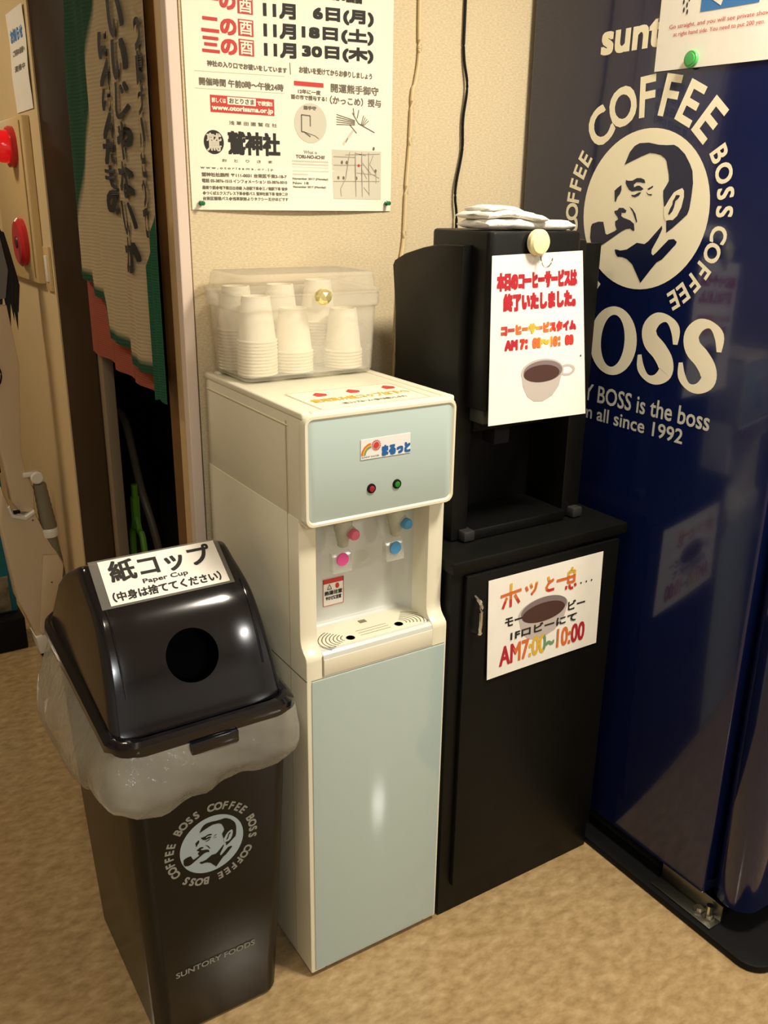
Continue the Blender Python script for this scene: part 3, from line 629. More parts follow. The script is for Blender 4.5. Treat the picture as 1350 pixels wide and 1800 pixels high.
# lower front
bm = B(); prism(bm, [(p.x, p.y) for p in rrect(0.0095, 0.2945, 0.016, 0.664, 0, 0.002, 2)], lambda a, b, h: Vector((a, h, b)), -0.0022, 0.002, 0.0008); obj('lower_panel', bm, M['panel'], wd, label='pale blue glossy lower panel')
bm = B(); box(bm, 0.034, 0.266, -0.0012, 0.004, 0.669, 0.700, 0.0008); obj('tray_drawer', bm, M['cream'], wd)
bm = B(); box(bm, 0.0315, 0.033, -0.0015, 0.002, 0.669, 0.708); box(bm, 0.009, 0.295, -0.0005, 0.002, 0.6648, 0.6662); obj('joint_line', bm, pm('joint_grey', (150, 142, 118), 0.6), wd)
bm = B(); box(bm, 0.012, 0.288, 0.012, YB-0.01, 0.0, 0.014); obj('foot_base', bm, M['void'], wd)
# drip grate: raised plate with slots
gr = B(); fz = lambda a, b, h: Vector((a, b, h)); vert_prism(gr, rrect(0.038, 0.276, 0.013, 0.094, 0, 0.03, 8), 0.7115, 0.7135, 0.0006); gro = obj('drip_grate', gr, M['cream'], wd)
sl = B()
def arcslot(cx, cy, r, a0, a1, wd_=0.0018):
    K = 10; p = [(cx+r*math.cos(math.radians(a0+(a1-a0)*i/K)), cy+r*0.72*math.sin(math.radians(a0+(a1-a0)*i/K))) for i in range(K+1)]; pline(sl, p, wd_, fz, 0.7137)
for i in range(7):
    arcslot(0.1045, 0.030, 0.018+0.0072*i, 120, 215); arcslot(0.2095, 0.033, 0.018+0.0072*i, -30, 60)
for i in range(3): pline(sl, [(0.125, 0.026+0.009*i), (0.19, 0.026+0.009*i)], 0.0012, fz, 0.7137)
obj('slot', sl, pm('slot_shadow', (96, 92, 74), 0.8), gro, smooth=False, kind='stuff')
for hx, hy, rr in ((0.1042, 0.0275, 0.0085), (0.2095, 0.0295, 0.0085)):
    bm = B(); lathe(bm, [(rr, 0.7136), (rr*0.9, 0.7142), (rr*0.8, 0.7136)], (hx, hy, 0), n=20); obj('drain_hole', bm, M['void'], gro)
bm = B(); box(bm, 0.149, 0.164, 0.068, 0.079, 0.7132, 0.7142, 0.0004); obj('float_mark', bm, pm('grey_mark', (120, 112, 90), 0.6), gro)
# lights, badge, labels
for x, e in ((0.127, (235, 40, 70)), (0.1783, (60, 190, 60))):
    bm = B(); lathe(bm, [(0.0085, -0.0015), (0.008, -0.004), (0.0055, -0.0045)], (x, 0, 1.001), 'y', 20); ri = obj('indicator_ring', bm, M['rubber'], wd)
    bm = B(); lathe(bm, [(0.0058, -0.003), (0.005, -0.0055), (0.002, -0.0065)], (x, 0, 1.001), 'y', 20); obj('indicator_lens', bm, pm('lens', tuple(int(v*0.55) for v in e), 0.12, emis=(e, 0.12)), ri, label='red light' if e[0] > 200 else 'green light')
ff = lambda a, b, h: Vector((a, -0.0018-h, b))
bm = B(); prism(bm, [(0.1055, 1.0535), (0.2045, 1.0535), (0.2035, 1.0885), (0.1055, 1.0875)], lambda a, b, h: Vector((a, h, b)), -0.0028, -0.001); bd = obj('badge', bm, pm('badge_white', (226, 226, 224), 0.4), wd, label='white brand badge')
fb = lambda a, b, h: Vector((a, -0.0028-h, b))
def arcband(bm, cx, cy, r, a0, a1, wdt, f, h=0.0006): pline(bm, [(cx+r*math.cos(math.radians(a0+(a1-a0)*i/12)), cy+r*math.sin(math.radians(a0+(a1-a0)*i/12))) for i in range(13)], wdt, f, h)
for i, mm in enumerate(('orange', 'yellow', 'green_print')):
    bm = B(); arcband(bm, 0.126, 1.0608, 0.0185-0.0028*i, 180, 95, 0.003, fb); prn('rainbow_band', bm, M[mm], bd)
bm = B(); pellipse(bm, 0.1350, 1.0757, 0.0055, 0.0055, fb, 0.0008, 24)
for k in range(16):
    a = math.radians(k*22.5); pline(bm, [(0.135+0.0066*math.cos(a), 1.0757+0.0066*math.sin(a)), (0.135+0.0093*math.cos(a+0.2), 1.0757+0.0093*math.sin(a+0.2))], 0.0015, fb)
prn('sun_mark', bm, M['red_print'], bd)
bm = B(); ptext(bm, 'まるっと', fb, 0.1475, 0.2025, 1.0565, 1.0725, 0.0013, 0.0007); prn('lettering', bm, M['blue'], bd)
bm = B(); ptext(bm, 'SUNNY WATER', fb, 0.107, 0.141, 1.0562, 1.0588, 0.0); prn('small_lettering', bm, M['dark_print'], bd)
# warning label on the sloping recess back
nrm = Vector((0, -0.955, -0.0)).normalized()
def fl(a, b, h):  # b along height
    return Vector((a-0.0165, 0.1000-0.0006-h, 0.749+(b-0.7525)*1.44))
wl = sheet('warning_label', fl, 0.104, 0.1475, 0.7525, 0.790, 0.0004, M['paper'], wd, 1, 1, label='small white warning label with red header')
bm = B(); prect(bm, 0.104, 0.1475, 0.7835, 0.790, fl, 0.0006)
for a, b, c, d in ((0.104, 0.105, 0.7525, 0.790), (0.1465, 0.1475, 0.7525, 0.790), (0.104, 0.1475, 0.7525, 0.7532)): prect(bm, a, b, c, d, fl, 0.0006)
pellipse(bm, 0.134, 0.7785, 0.0042, 0.0038, fl, 0.0006, 16); prn('red_print', bm, M['red_print'], wl)
bm = B(); pline(bm, [(0.113, 0.7755), (0.1175, 0.782), (0.122, 0.7755), (0.113, 0.7755)], 0.001, fl, 0.0007)
ptext(bm, '熱湯注意', fl, 0.1075, 0.144, 0.7675, 0.773, 0.0003); ptext(bm, 'やけどに注意', fl, 0.1095, 0.142, 0.7605, 0.7655, 0.0003); prn('lettering', bm, M['dark_print'], wl)
# taps
for tx, disc, kn, lb in ((0.0, 'pinkdisc', 'pink', 'hot water tap with pink knob'), (0.1110, 'bluedisc', 'bluedisc', 'cold water tap with blue knob')):
    bm = B(); lathe(bm, [(0.016, 0.953), (0.017, 0.93), (0.016, 0.912), (0.012, 0.898), (0.0095, 0.882), (0.0075, 0.880)], (0.106+tx, 0.058, 0), n=20); tube(bm, [(0.106+tx, 0.10, 0.925), (0.106+tx, 0.06, 0.922)], 0.012, 14)
    tube(bm, [(0.110+tx, 0.058, 0.915), (0.115+tx, 0.042, 0.910)], 0.010, 14)
    tp = obj('tap', bm, pm('grey_green_plastic', (186, 188, 170), 0.4), wd, label=lb)
    bm = B(); lathe(bm, [(0.0085, 0.046), (0.0102, 0.040), (0.0102, 0.032), (0.008, 0.028), (0.003, 0.0265)], (0.1150+tx, 0, 0.908), 'y', 20); obj('knob', bm, M[kn], tp)
    bm = B(); sec = [(0.075, 0.930), (0.074, 0.90), (0.060, 0.884), (0.046, 0.868), (0.042, 0.838)]; rings = []
    for i, (y, z) in enumerate(sec):
        wv = 0.0185 if i > 1 else 0.009; xx = (0.097 if i > 1 else 0.088)+tx; rings.append([Vector((xx-wv, y, z)), Vector((xx+wv, y, z)), Vector((xx+wv, y+0.003, z+0.001)), Vector((xx-wv, y+0.003, z+0.001))])
    loft(bm, rings)
    for sx in (-1, 1): box(bm, 0.097+tx+sx*0.0185-0.001, 0.097+tx+sx*0.0185+0.001, 0.044, 0.058, 0.839, 0.872, 0.0008)
    obj('lever', bm, M['clearpaddle'], tp, label='clear plastic lever')
    bm = B(); lathe(bm, [(0.0122, 0.001), (0.0117, -0.001)], (0.097+tx, 0.0425, 0.8620), 'y', 20); obj('lever_disc', bm, M[disc], tp)
# sticker on the lid
st = thing('lid_sticker', 'printed sheet with three red arrows lying on top of the water dispenser', 'sticker', (0.165, 0.09, 1.14))
ft = lambda a, b, h: Vector((a, b, 1.1402+h))
sheet('paper', ft, 0.046, 0.262, 0.020, 0.158, 0.0003, pm('sticker_paper', (240, 232, 208), 0.5), st, 1, 1)
bm = B(); pline(bm, [(0.048, 0.022), (0.26, 0.022), (0.26, 0.156), (0.048, 0.156), (0.048, 0.022)], 0.0008, ft, 0.0003); ptext(bm, '（紙コップは一人一個でお願いします）', ft, 0.100, 0.225, 0.040, 0.052, 0.0002); prn('lettering', bm, M['mid_print'], st)
for cx in (0.100, 0.166, 0.240):
    bm = B(); ppoly(bm, [(cx-0.012, 0.112), (cx+0.006, 0.112), (cx+0.012, 0.126), (cx-0.001, 0.142), (cx-0.014, 0.128)], ft, 0.0005); prn('arrow', bm, M['red_print'], st)
bm = B(); ptext(bm, '使用済み紙コップは下へ', ft, 0.060, 0.252, 0.070, 0.094, 0.0006); prn('lettering', bm, M['yellow'], st)

# ================================================================== clear box with cups
bx = thing('cup_container', 'frosted clear plastic box full of paper cups on top of the water dispenser', 'container', (0.16, 0.33, 1.1430))
Z0 = 1.1432
bm = B(); O = [rrect(0.026, 0.290, 0.264, 0.408, Z0+0.001, 0.016), rrect(0.022, 0.294, 0.260, 0.412, Z0+0.006, 0.018), rrect(0.015, 0.299, 0.254, 0.418, 1.268, 0.020), rrect(0.009, 0.305, 0.249, 0.423, 1.272, 0.022), rrect(0.009, 0.305, 0.249, 0.423, 1.298, 0.022)]
I = [rrect(0.011, 0.303, 0.251, 0.421, 1.298, 0.020), rrect(0.011, 0.303, 0.251, 0.421, 1.274, 0.020), rrect(0.017, 0.297, 0.256, 0.416, 1.269, 0.018), rrect(0.0245, 0.2915, 0.2625, 0.4095, Z0+0.008, 0.016)]
loft(bm, O+I); obj('tub', bm, M['clearbox'], bx)
bm = B(); loft(bm, [rrect(0.007, 0.307, 0.247, 0.425, 1.296, 0.022), rrect(0.007, 0.307, 0.247, 0.425, 1.303, 0.022), rrect(0.015, 0.299, 0.255, 0.417, 1.306, 0.020), rrect(0.018, 0.296, 0.258, 0.414, 1.328, 0.018), rrect(0.023, 0.291, 0.263, 0.409, 1.333, 0.015)], False, True)
bmesh.ops.solidify(bm, geom=bm.faces[:], thickness=0.0015); obj('lid', bm, M['clearbox'], bx)
bm = B(); kc = Vector((0.172, 0.243, 1.293)); bmesh.ops.create_icosphere(bm, subdivisions=2, radius=0.0165, matrix=Matrix.Translation(kc) @ Matrix.Diagonal((1.1, 0.55, 0.95, 1))); obj('crystal_knob', bm, M['gold'], bx, smooth=False, label='faceted gold crystal knob')
# cups: nested upside-down stacks
cup = B()
P = [(0.0355, 0.0), (0.0375, 0.0010), (0.0375, 0.0032), (0.0350, 0.0042), (0.0260, 0.080), (0.0255, 0.0815), (0.0235, 0.0815), (0.0230, 0.0775)]
lathe(cup, P, (0, 0, 0), n=28, cap0=False, cap1=True)
cme = bpy.data.meshes.new('paper_cup'); bmesh.ops.recalc_face_normals(cup, faces=cup.faces); cup.to_mesh(cme); cup.free(); cme.materials.append(M['cupwhite'])
cme.polygons.foreach_set('use_smooth', [True]*len(cme.polygons)); cme.set_sharp_from_angle(angle=math.radians(40))
ORD = ['topmost', 'second from the top', 'third from the top', 'fourth from the top', 'fifth from the top', 'sixth from the top', 'seventh from the top', 'eighth from the top', 'ninth from the top', 'tenth from the top', 'eleventh from the top', 'twelfth from the top', 'thirteenth from the top', 'fourteenth from the top', 'fifteenth from the top']
STK = [('front left', 0.064, 0.302, 11), ('front middle', 0.1385, 0.302, 7), ('front right', 0.2470, 0.302, 6),
       ('back left', 0.058, 0.377, 13), ('back middle', 0.1495, 0.377, 13), ('back right', 0.2330, 0.378, 14)]
for nm, x, y, n in STK:
    z0 = Z0+0.0085
    for k in range(n):
        o = bpy.data.objects.new('paper_cup', cme); COL.objects.link(o); o.location = (x, y, z0+0.0060*k); o.rotation_euler = (0, 0, k*0.7)
        tag(o, 'white upside down paper cup, %s in the %s stack' % (ORD[n-1-k], nm), 'cup', 'paper cups in the %s stack in the clear box' % nm)

# ================================================================== poster on the wall
po = thing('festival_poster', 'large white poster of festival dates pinned on the cream wall', 'poster', (0.22, YW-0.002, 1.44))
def fp(a, b, h):
    return Vector((a, YW-0.0025-h-0.010*max(0, 1-(b-1.435)/0.08)*math.sin(max(0, min(1, (a-0.004)/0.434))*math.pi), b))
sheet('paper', fp, 0.0045, 0.4395, 1.4385, 1.960, 0.0006, M['poster'], po, 14, 24)
bm = B()
SL = 0.03
for (z, s) in ((1.775, '一の'), (1.7345, '二の'), (1.703, '三の')): ptext(bm, s, fp, 0.040, 0.104, z+0.001, z+0.0245, 0.0015)
for z in (1.772, 1.7365, 1.7045): prect(bm, 0.1085, 0.1385, z-0.001, z+0.026, fp)
prect(bm, 0.049, 0.1763, 1.6065, 1.6350, fp); prect(bm, 0.2184, 0.2818, 1.6620, 1.6700, fp); pellipse(bm, 0.361, 1.525, 0.0028, 0.0028, fp, 0.0012, 12); prn('red_print', bm, M['red_print'], po)
bm = B()
for z in (1.772, 1.7365, 1.7045): ptext(bm, '酉', fp, 0.1115, 0.1355, z+0.0015, z+0.0235, 0.0004, 0.0010)
prect(bm, 0.0822, 0.1386, 1.6210, 1.6335, fp, 0.0008); ptext(bm, '詳しくは', fp, 0.052, 0.079, 1.6225, 1.6305, 0.0003, 0.0009); ptext(bm, 'で検索!!', fp, 0.141, 0.172, 1.6225, 1.6305, 0.0003, 0.0009)
ptext(bm, 'www.otorisama.or.jp', fp, 0.052, 0.173, 1.6085, 1.6180, 0.0005, 0.0009); prn('white_print', bm, M['poster'], po)
bm = B()
for z, t1, t2 in ((1.7715, '11月', '6日(月)'), (1.7385, '11月', '18日(土)'), (1.7068, '11月', '30日(木)')):
    ptext(bm, t1, fp, 0.160, 0.223, z, z+0.0225, 0.0016, slope=0.03)
    ptext(bm, t2, fp, 0.262 if t2[0] == '6' else 0.238, 0.392, z+0.0025, z+0.0265, 0.0016, slope=0.03)
ptext(bm, '年に一度の招福', fp, 0.250, 0.365, 1.815, 1.840, 0.002)
ptext(bm, '鷲神社', fp, 0.0815, 0.185, 1.5375, 1.5750, 0.0017)
pellipse(bm, 0.0527, 1.5560, 0.0195, 0.0205, fp)
prn('lettering', bm, M['dark_print'], po)
bm = B(); ptext(bm, '鷲', fp, 0.0385, 0.067, 1.541, 1.571, 0.0005, 0.0009); prn('crest_mark', bm, M['pale_print'], po)
bm = B()
ptext(bm, '神社の入り口でお祓いをしています', fp, 0.0465, 0.204, 1.6815, 1.6905, 0.0004); ptext(bm, 'お祓いを受けてからお参りしましょう', fp, 0.230, 0.3905, 1.6845, 1.6950, 0.0004)
ptext(bm, '開催時間 午前0時～午後24時', fp, 0.030, 0.196, 1.6500, 1.6620, 0.0004)
ptext(bm, '開運熊手御守', fp, 0.298, 0.406, 1.6560, 1.6710, 0.0004); ptext(bm, '（かっこめ）授与', fp, 0.296, 0.412, 1.6350, 1.6490, 0.0004)
ptext(bm, '12年に一度', fp, 0.227, 0.275, 1.6490, 1.6565, 0.0003); ptext(bm, '酉の市で授与する！', fp, 0.212, 0.2885, 1.6385, 1.6465, 0.0003)
ptext(bm, 'おとりさま', fp, 0.086, 0.135, 1.6232, 1.6315, 0.0003, 0.0012)
ptext(bm, '熊手守', fp, 0.238, 0.265, 1.6215, 1.6280, 0.0003, 0.0010)
ptext(bm, 'What is', fp, 0.237, 0.266, 1.5430, 1.5490, 0.0); ptext(bm, 'TORI-NO-ICHI?', fp, 0.220, 0.283, 1.5345, 1.5405, 0.0003)
ptext(bm, 'w w w . o t o r i s a m a . o r . j p', fp, 0.0245, 0.170, 1.5090, 1.5140, 0.0002)
ptext(bm, '鷲神社社務所 〒111-0031 台東区千束3-18-7', fp, 0.026, 0.198, 1.4970, 1.5035, 0.0003)
ptext(bm, '電話 03-3876-1515 インフォメーション 03-3876-0010', fp, 0.026, 0.198, 1.4865, 1.4930, 0.0002)
for z, s in ((1.4745, '最寄り駅◆地下鉄日比谷線 入谷駅下車◆三ノ輪駅下車 徒歩'), (1.4650, '◆つくばエクスプレス下車◆都バス 鷲神社前下車 徒歩二分'), (1.4555, '台東区循環バス◆浅草駅前よりタクシー五分ほどです')): ptext(bm, s, fp, 0.026, 0.198, z, z+0.0062, 0.0002, res=2)
ptext(bm, '浅 草 田 圃 鷲 在 社', fp, 0.084, 0.181, 1.5870, 1.5935, 0.0001); ptext(bm, 'お　と　り　さ　ま', fp, 0.067, 0.169, 1.5230, 1.5280, 0.0001)
for z, a, b in ((1.4945, 0.211, 0.289), (1.4870, 0.211, 0.245), (1.4795, 0.211, 0.283)): ptext(bm, 'November 2017 (Monday)' if a+0.04 < b else 'Nov 18', fp, a, b, z, z+0.0045, 0.0002)
pline(bm, [(0.2105, 1.700), (0.2115, 1.680)], 0.0014, fp)
# framed door picture and rake picture
pline(bm, [(0.233, 1.612), (0.233, 1.582), (0.238, 1.582), (0.252, 1.574)], 0.0024, fp, 0.0009); pline(bm, [(0.233, 1.612), (0.252, 1.611), (0.252, 1.592)], 0.0022, fp, 0.0009); pline(bm, [(0.238, 1.582), (0.262, 1.576), (0.270, 1.571)], 0.0012, fp, 0.0009)
for p in ([(0.346, 1.622), (0.360, 1.603), (0.398, 1.588)], [(0.340, 1.600), (0.356, 1.585)], [(0.361, 1.628), (0.357, 1.612)], [(0.348, 1.630), (0.350, 1.618)]): pline(bm, p, 0.0016, fp, 0.0009)
for k in range(5): pline(bm, [(0.310, 1.617-0.0045*k), (0.352, 1.608-0.002*k)], 0.0013, fp, 0.0009)
for k in range(4): pline(bm, [(0.372+0.004*k, 1.618-0.003*k), (0.366+0.002*k, 1.600)], 0.0014, fp, 0.0009)
for x, z in ((0.322, 1.530), (0.333, 1.530), (0.313, 1.501), (0.325, 1.501), (0.355, 1.501), (0.401, 1.516), (0.396, 1.558)): pellipse(bm, x, z, 0.0026, 0.0034, fp, 0.0012, 8)
pline(bm, [(0.3355, 1.575), (0.331, 1.567)], 0.0018, fp)
prn('small_lettering', bm, M['mid_print'], po)
bm = B(); pellipse(bm, 0.253, 1.598, 0.0352, 0.0355, fp, 0.0005); prect(bm, 0.300, 0.414, 1.4610, 1.5530, fp, 0.0005)
for z in (1.5280, 1.5220, 1.5160, 1.5100, 1.5040): prect(bm, 0.2115, 0.2915 if z > 1.505 else 0.245, z, z+0.0028, fp, 0.0005)
pline(bm, [(0.325, 1.563), (0.350, 1.592)], 0.005, fp, 0.0005)
pline(bm, [(0.022, 1.672), (0.200, 1.676)], 0.0006, fp); pline(bm, [(0.022, 1.644), (0.200, 1.647)], 0.0006, fp)
prn('tinted_print', bm, M['pale_print'], po)
bm = B()
mapl = [[(0.303, 1.540), (0.352, 1.540)], [(0.303, 1.524), (0.372, 1.526)], [(0.302, 1.494), (0.410, 1.496)], [(0.353, 1.550), (0.353, 1.466)], [(0.368, 1.550), (0.368, 1.466)], [(0.384, 1.550), (0.385, 1.468)], [(0.340, 1.550), (0.330, 1.500), (0.317, 1.480), (0.318, 1.466)],
        [(0.352, 1.548), (0.378, 1.544)], [(0.370, 1.530), (0.390, 1.510), (0.410, 1.502)], [(0.395, 1.545), (0.387, 1.528), (0.402, 1.510)], [(0.356, 1.511), (0.402, 1.508)], [(0.368, 1.518), (0.380, 1.500)], [(0.402, 1.515), (0.402, 1.492)], [(0.330, 1.544), (0.410, 1.548)], [(0.372, 1.484), (0.386, 1.470)]]
for p in mapl: pline(bm, p, 0.0015, fp, 0.0009)
prn('map_lines', bm, pm('map_grey', (158, 148, 130), 0.7), po)
for x, z, lb in ((0.0199, 1.4500, 'small green push pin at the lower left corner of the poster'), (0.4260, 1.4540, 'small green push pin at the lower right corner of the poster')):
    t = thing('push_pin', lb, 'push pin', (x, YW-0.01, z))
    bm = B(); lathe(bm, [(0.0045, -0.002), (0.0048, -0.0045), (0.0026, -0.0055), (0.0024, -0.010), (0.0042, -0.012), (0.0042, -0.0145), (0.002, -0.015)], (x, YW-0.004, z), 'y', 16); obj('head', bm, M['green_pin'], t)
    bm = B(); tube(bm, [(x, YW-0.006, z), (x, YW+0.004, z)], 0.0006, 6); obj('needle', bm, M['chrome'], t)

# ================================================================== cords on the wall
bm = B(); tube(bm, smooth_path([(0.612, YW-0.006, 2.42), (0.6110, YW-0.006, 1.847), (0.612, YW-0.006, 1.75), (0.621, YW-0.010, 1.688), (0.615, YW-0.008, 1.624), (0.616, YW-0.008, 1.564), (0.602, YW-0.010, 1.497), (0.601, YW-0.010, 1.464), (0.605, YW-0.012, 1.423), (0.60, YW-0.02, 1.30), (0.58, YW-0.06, 1.15)], 6), 0.0030, 8)
o = obj('power_cord', bm, M['rubber'], origin=(0.61, YW-0.006, 1.6)); tag(o, 'thin black cord hanging down the cream wall behind the towel', 'cord')
bm = B(); tube(bm, smooth_path([(0.497, YW-0.006, 2.42), (0.499, YW-0.006, 1.834), (0.501, YW-0.006, 1.74), (0.4925, YW-0.006, 1.686), (0.486, YW-0.006, 1.664), (0.482, YW-0.006, 1.566), (0.476, YW-0.006, 1.489), (0.472, YW-0.006, 1.383), (0.463, YW-0.008, 1.324), (0.457, YW-0.010, 1.192), (0.451, YW-0.010, 1.118), (0.45, YW-0.012, 0.9)], 6), 0.0042, 8)
o = obj('power_cord', bm, M['cord_w'], origin=(0.48, YW-0.006, 1.6)); tag(o, 'cream coloured cord running down the wall between poster and vending machine', 'cord')

# ================================================================== waste bin
wb = thing('waste_bin', 'black plastic waste bin with round hole in its domed lid beside the water dispenser', 'waste bin', (-0.185, 0.2, 0))
bm = B()
rg = [rrect(-0.300, -0.070, 0.018, 0.385, 0.0, 0.03), rrect(-0.306, -0.064, 0.012, 0.392, 0.008, 0.03), rrect(-0.318, -0.052, -0.004, 0.405, 0.30, 0.028), rrect(-0.330, -0.042, -0.022, 0.420, 0.645, 0.028)]
loft(bm, rg, True, True); obj('body', bm, M['binbody'], wb)
# rim: sagging rounded bar around the lid foot
bm = B(); base = rrect(-0.338, -0.040, -0.038, 0.430, 0.0, 0.045, 8)
def rimz(p):
    v = (p.y+0.04)/0.47; return 0.662-0.034*math.sin(min(1, v*1.25)*math.pi)*0.9+0.035*max(0, v-0.55)/0.45
RO = []
for dx, dz in ((0.0, -0.018), (0.008, -0.016), (0.013, -0.006), (0.012, 0.006), (0.004, 0.013), (-0.006, 0.014), (-0.014, 0.010), (-0.016, -0.004), (-0.014, -0.018)):
    c = Vector((-0.189, 0.196, 0)); r = []
    for p in base:
        d = Vector((p.x-c.x, p.y-c.y, 0)); q = Vector((p.x, p.y, 0))
        nx = max(-1, min(1, (p.x-c.x)/0.10)) if abs(p.x-c.x) > 0.10 else 0; ny = max(-1, min(1, (p.y-c.y)/0.19)) if abs(p.y-c.y) > 0.189 else 0
        n_ = Vector((nx, ny, 0)); n_ = n_.normalized() if n_.length else d.normalized(); q += n_*dx; q.z = rimz(p)+dz; r.append(q)
    RO.append(r)
loft(bm, RO+[RO[0]], False, False); bmesh.ops.remove_doubles(bm, verts=bm.verts, dist=1e-5); obj('rim', bm, M['bin'], wb, label='glossy rounded rim')
bm = B(); box(bm, -0.232, -0.150, -0.052, -0.04, 0.628, 0.650, 0.003); obj('latch', bm, M['bin'], wb)
# domed lid
LP = smooth_path([(0.002, 0.655, 0), (0.012, 0.675, 0), (0.026, 0.714, 0), (0.045, 0.756, 0), (0.068, 0.797, 0), (0.090, 0.824, 0), (0.120, 0.844, 0), (0.160, 0.862, 0), (0.190, 0.877, 0), (0.215, 0.873, 0), (0.250, 0.857, 0), (0.300, 0.832, 0), (0.345, 0.800, 0)], 3)
LP2 = LP+[Vector((0.40, 0.72, 0)), Vector((0.415, 0.655, 0))]
def lidsolid(ins):
    bm = B(); sec = []
    for s, dy in ((-1, 0.020), (-0.985, 0.010), (-0.955, 0.003), (-0.90, 0.0), (-0.5, -0.001), (0, -0.002), (0.5, -0.001), (0.90, 0.0), (0.955, 0.003), (0.985, 0.010), (1, 0.020)):
        ring = []
        for p in LP2:
            cy, cz = 0.23, 0.70; k = 1-(dy+ins)/0.20; hw = 0.149-0.018*max(0, (p.y-0.655))/0.23-ins
            xx = -0.189+s*hw; ring.append(Vector((xx, cy+(p.x-cy)*k, max(0.655 if not ins else 0.64, cz+(p.y-cz)*k if p.y > 0.66 else p.y-ins))))
        sec.append(ring)
    loft(bm, sec); bmesh.ops.recalc_face_normals(bm, faces=bm.faces); return bm
lid = obj('lid', lidsolid(0.0), M['bin'])
inn = obj('cut', lidsolid(0.004), M['bin'])
cy_ = B(); bmesh.ops.create_cone(cy_, cap_ends=True, segments=48, radius1=0.0445, radius2=0.0445, depth=0.16, matrix=Matrix.Translation((-0.187, 0.046, 0.750)) @ Matrix.Rotation(math.radians(60), 4, 'X'))
cyo = obj('cut', cy_, M['bin'])
boolean(lid, [inn, cyo]); lid.parent = wb; lid.data.transform(Matrix.Translation(-BASE[wb.name])); lid.data.polygons.foreach_set('use_smooth', [True]*len(lid.data.polygons)); lid.data.set_sharp_from_angle(angle=math.radians(40)); lid['label'] = 'glossy domed lid with round hole'
bm = B(); box(bm, -0.318, -0.058, 0.03, 0.40, 0.646, 0.652); obj('dark_interior', bm, M['void'], wb)
# creases pressed into the front of the lid
for xc in (-0.3035, -0.0705):
    bm = B(); tube(bm, [Vector((xc-0.189*0+ (0.006*(0.86-p.y) if xc > -0.19 else -0.006*(0.86-p.y)), p.x+0.0005, p.y-0.0003)) for p in LP[6:18]], 0.0022, 8); obj('crease', bm, M['bin'], wb)
# sign on the lid: mapped on the profile
def lidpt(s):
    L = [0]
    for a, b in zip(LP, LP[1:]): L.append(L[-1]+(b-a).length)
    for i in range(len(L)-1):
        if s <= L[i+1]: 
            t = (s-L[i])/(L[i+1]-L[i]); p = LP[i].lerp(LP[i+1], t); d = (LP[i+1]-LP[i]).normalized(); return p, Vector((-d.y, d.x, 0))
    return LP[-1], Vector((0, 1, 0))
LT = 0
for i, (a, b) in enumerate(zip(LP, LP[1:])):
    LT += (b-a).length
    if b.x >= 0.114: break
def fs(a, b, h):
    """a across, b up the lid from the lower edge of the sign; a stiff laminated card"""
    pa = Vector((0.106, 0.8395)); pb = Vector((0.191, 0.8855)); d = (pb-pa).normalized(); nn = Vector((-d.y, d.x)); q = pa+d*b+nn*h
    return Vector((a, q.x, q.y))
cs2 = thing('paper_cup_sign', 'laminated white card with large Japanese lettering on the lid of the waste bin', 'sign', (-0.19, 0.14, 0.85))
sheet('film', lambda a, b, h: fs(a+0.05*b, b, h-0.0006), -0.309, -0.082, -0.004, 0.099, 0.0004, M['film'], cs2, 1, 1, label='clear lamination border')
fs2 = lambda a, b, h: fs(a+0.05*b, b, h)
sheet('card', fs2, -0.294, -0.090, 0.0, 0.095, 0.0004, M['paper'], cs2, 1, 1)
bm = B(); ptext(bm, '紙コップ', fs2, -0.280, -0.104, 0.046, 0.090, 0.0012); ptext(bm, 'Paper Cup', fs2, -0.232, -0.155, 0.029, 0.041, 0.0003); ptext(bm, '（中身は捨ててください）', fs2, -0.287, -0.102, 0.006, 0.025, 0.0006); prn('lettering', bm, M['dark_print'], cs2)
# print on the bin front
def fbn(a, b, h):
    y = -0.004-0.018*(b-0.30)/0.345 if b > 0.3 else 0.012-0.016*b/0.30
    return Vector((a, y-h, b))
RING_S = []
word = 'BOSS COFFEE BOSS COFFEE BOSS COFFEE '; k0 = -50
for i, ch in enumerate(word): RING_S.append((ch, k0+i*10.0))
rings = [(ch, [a], 1.28, 0.24) for ch, a in RING_S if ch != ' ']
emblem(wb, fbn, -0.192, 0.4150, 0.0595, 0.0595, 0.0575, 0.0585, rings, M['bluegrey_print'], pm('bin_print_dark', (9, 10, 8), 0.35, spec=0.3), M['dim_print'], 0.05)
bm = B(); ptext(bm, 'SUNTORY FOODS', fbn, -0.268, -0.116, 0.144, 0.156, 0.0003); prn('maker_name', bm, M['dim_print'], wb)
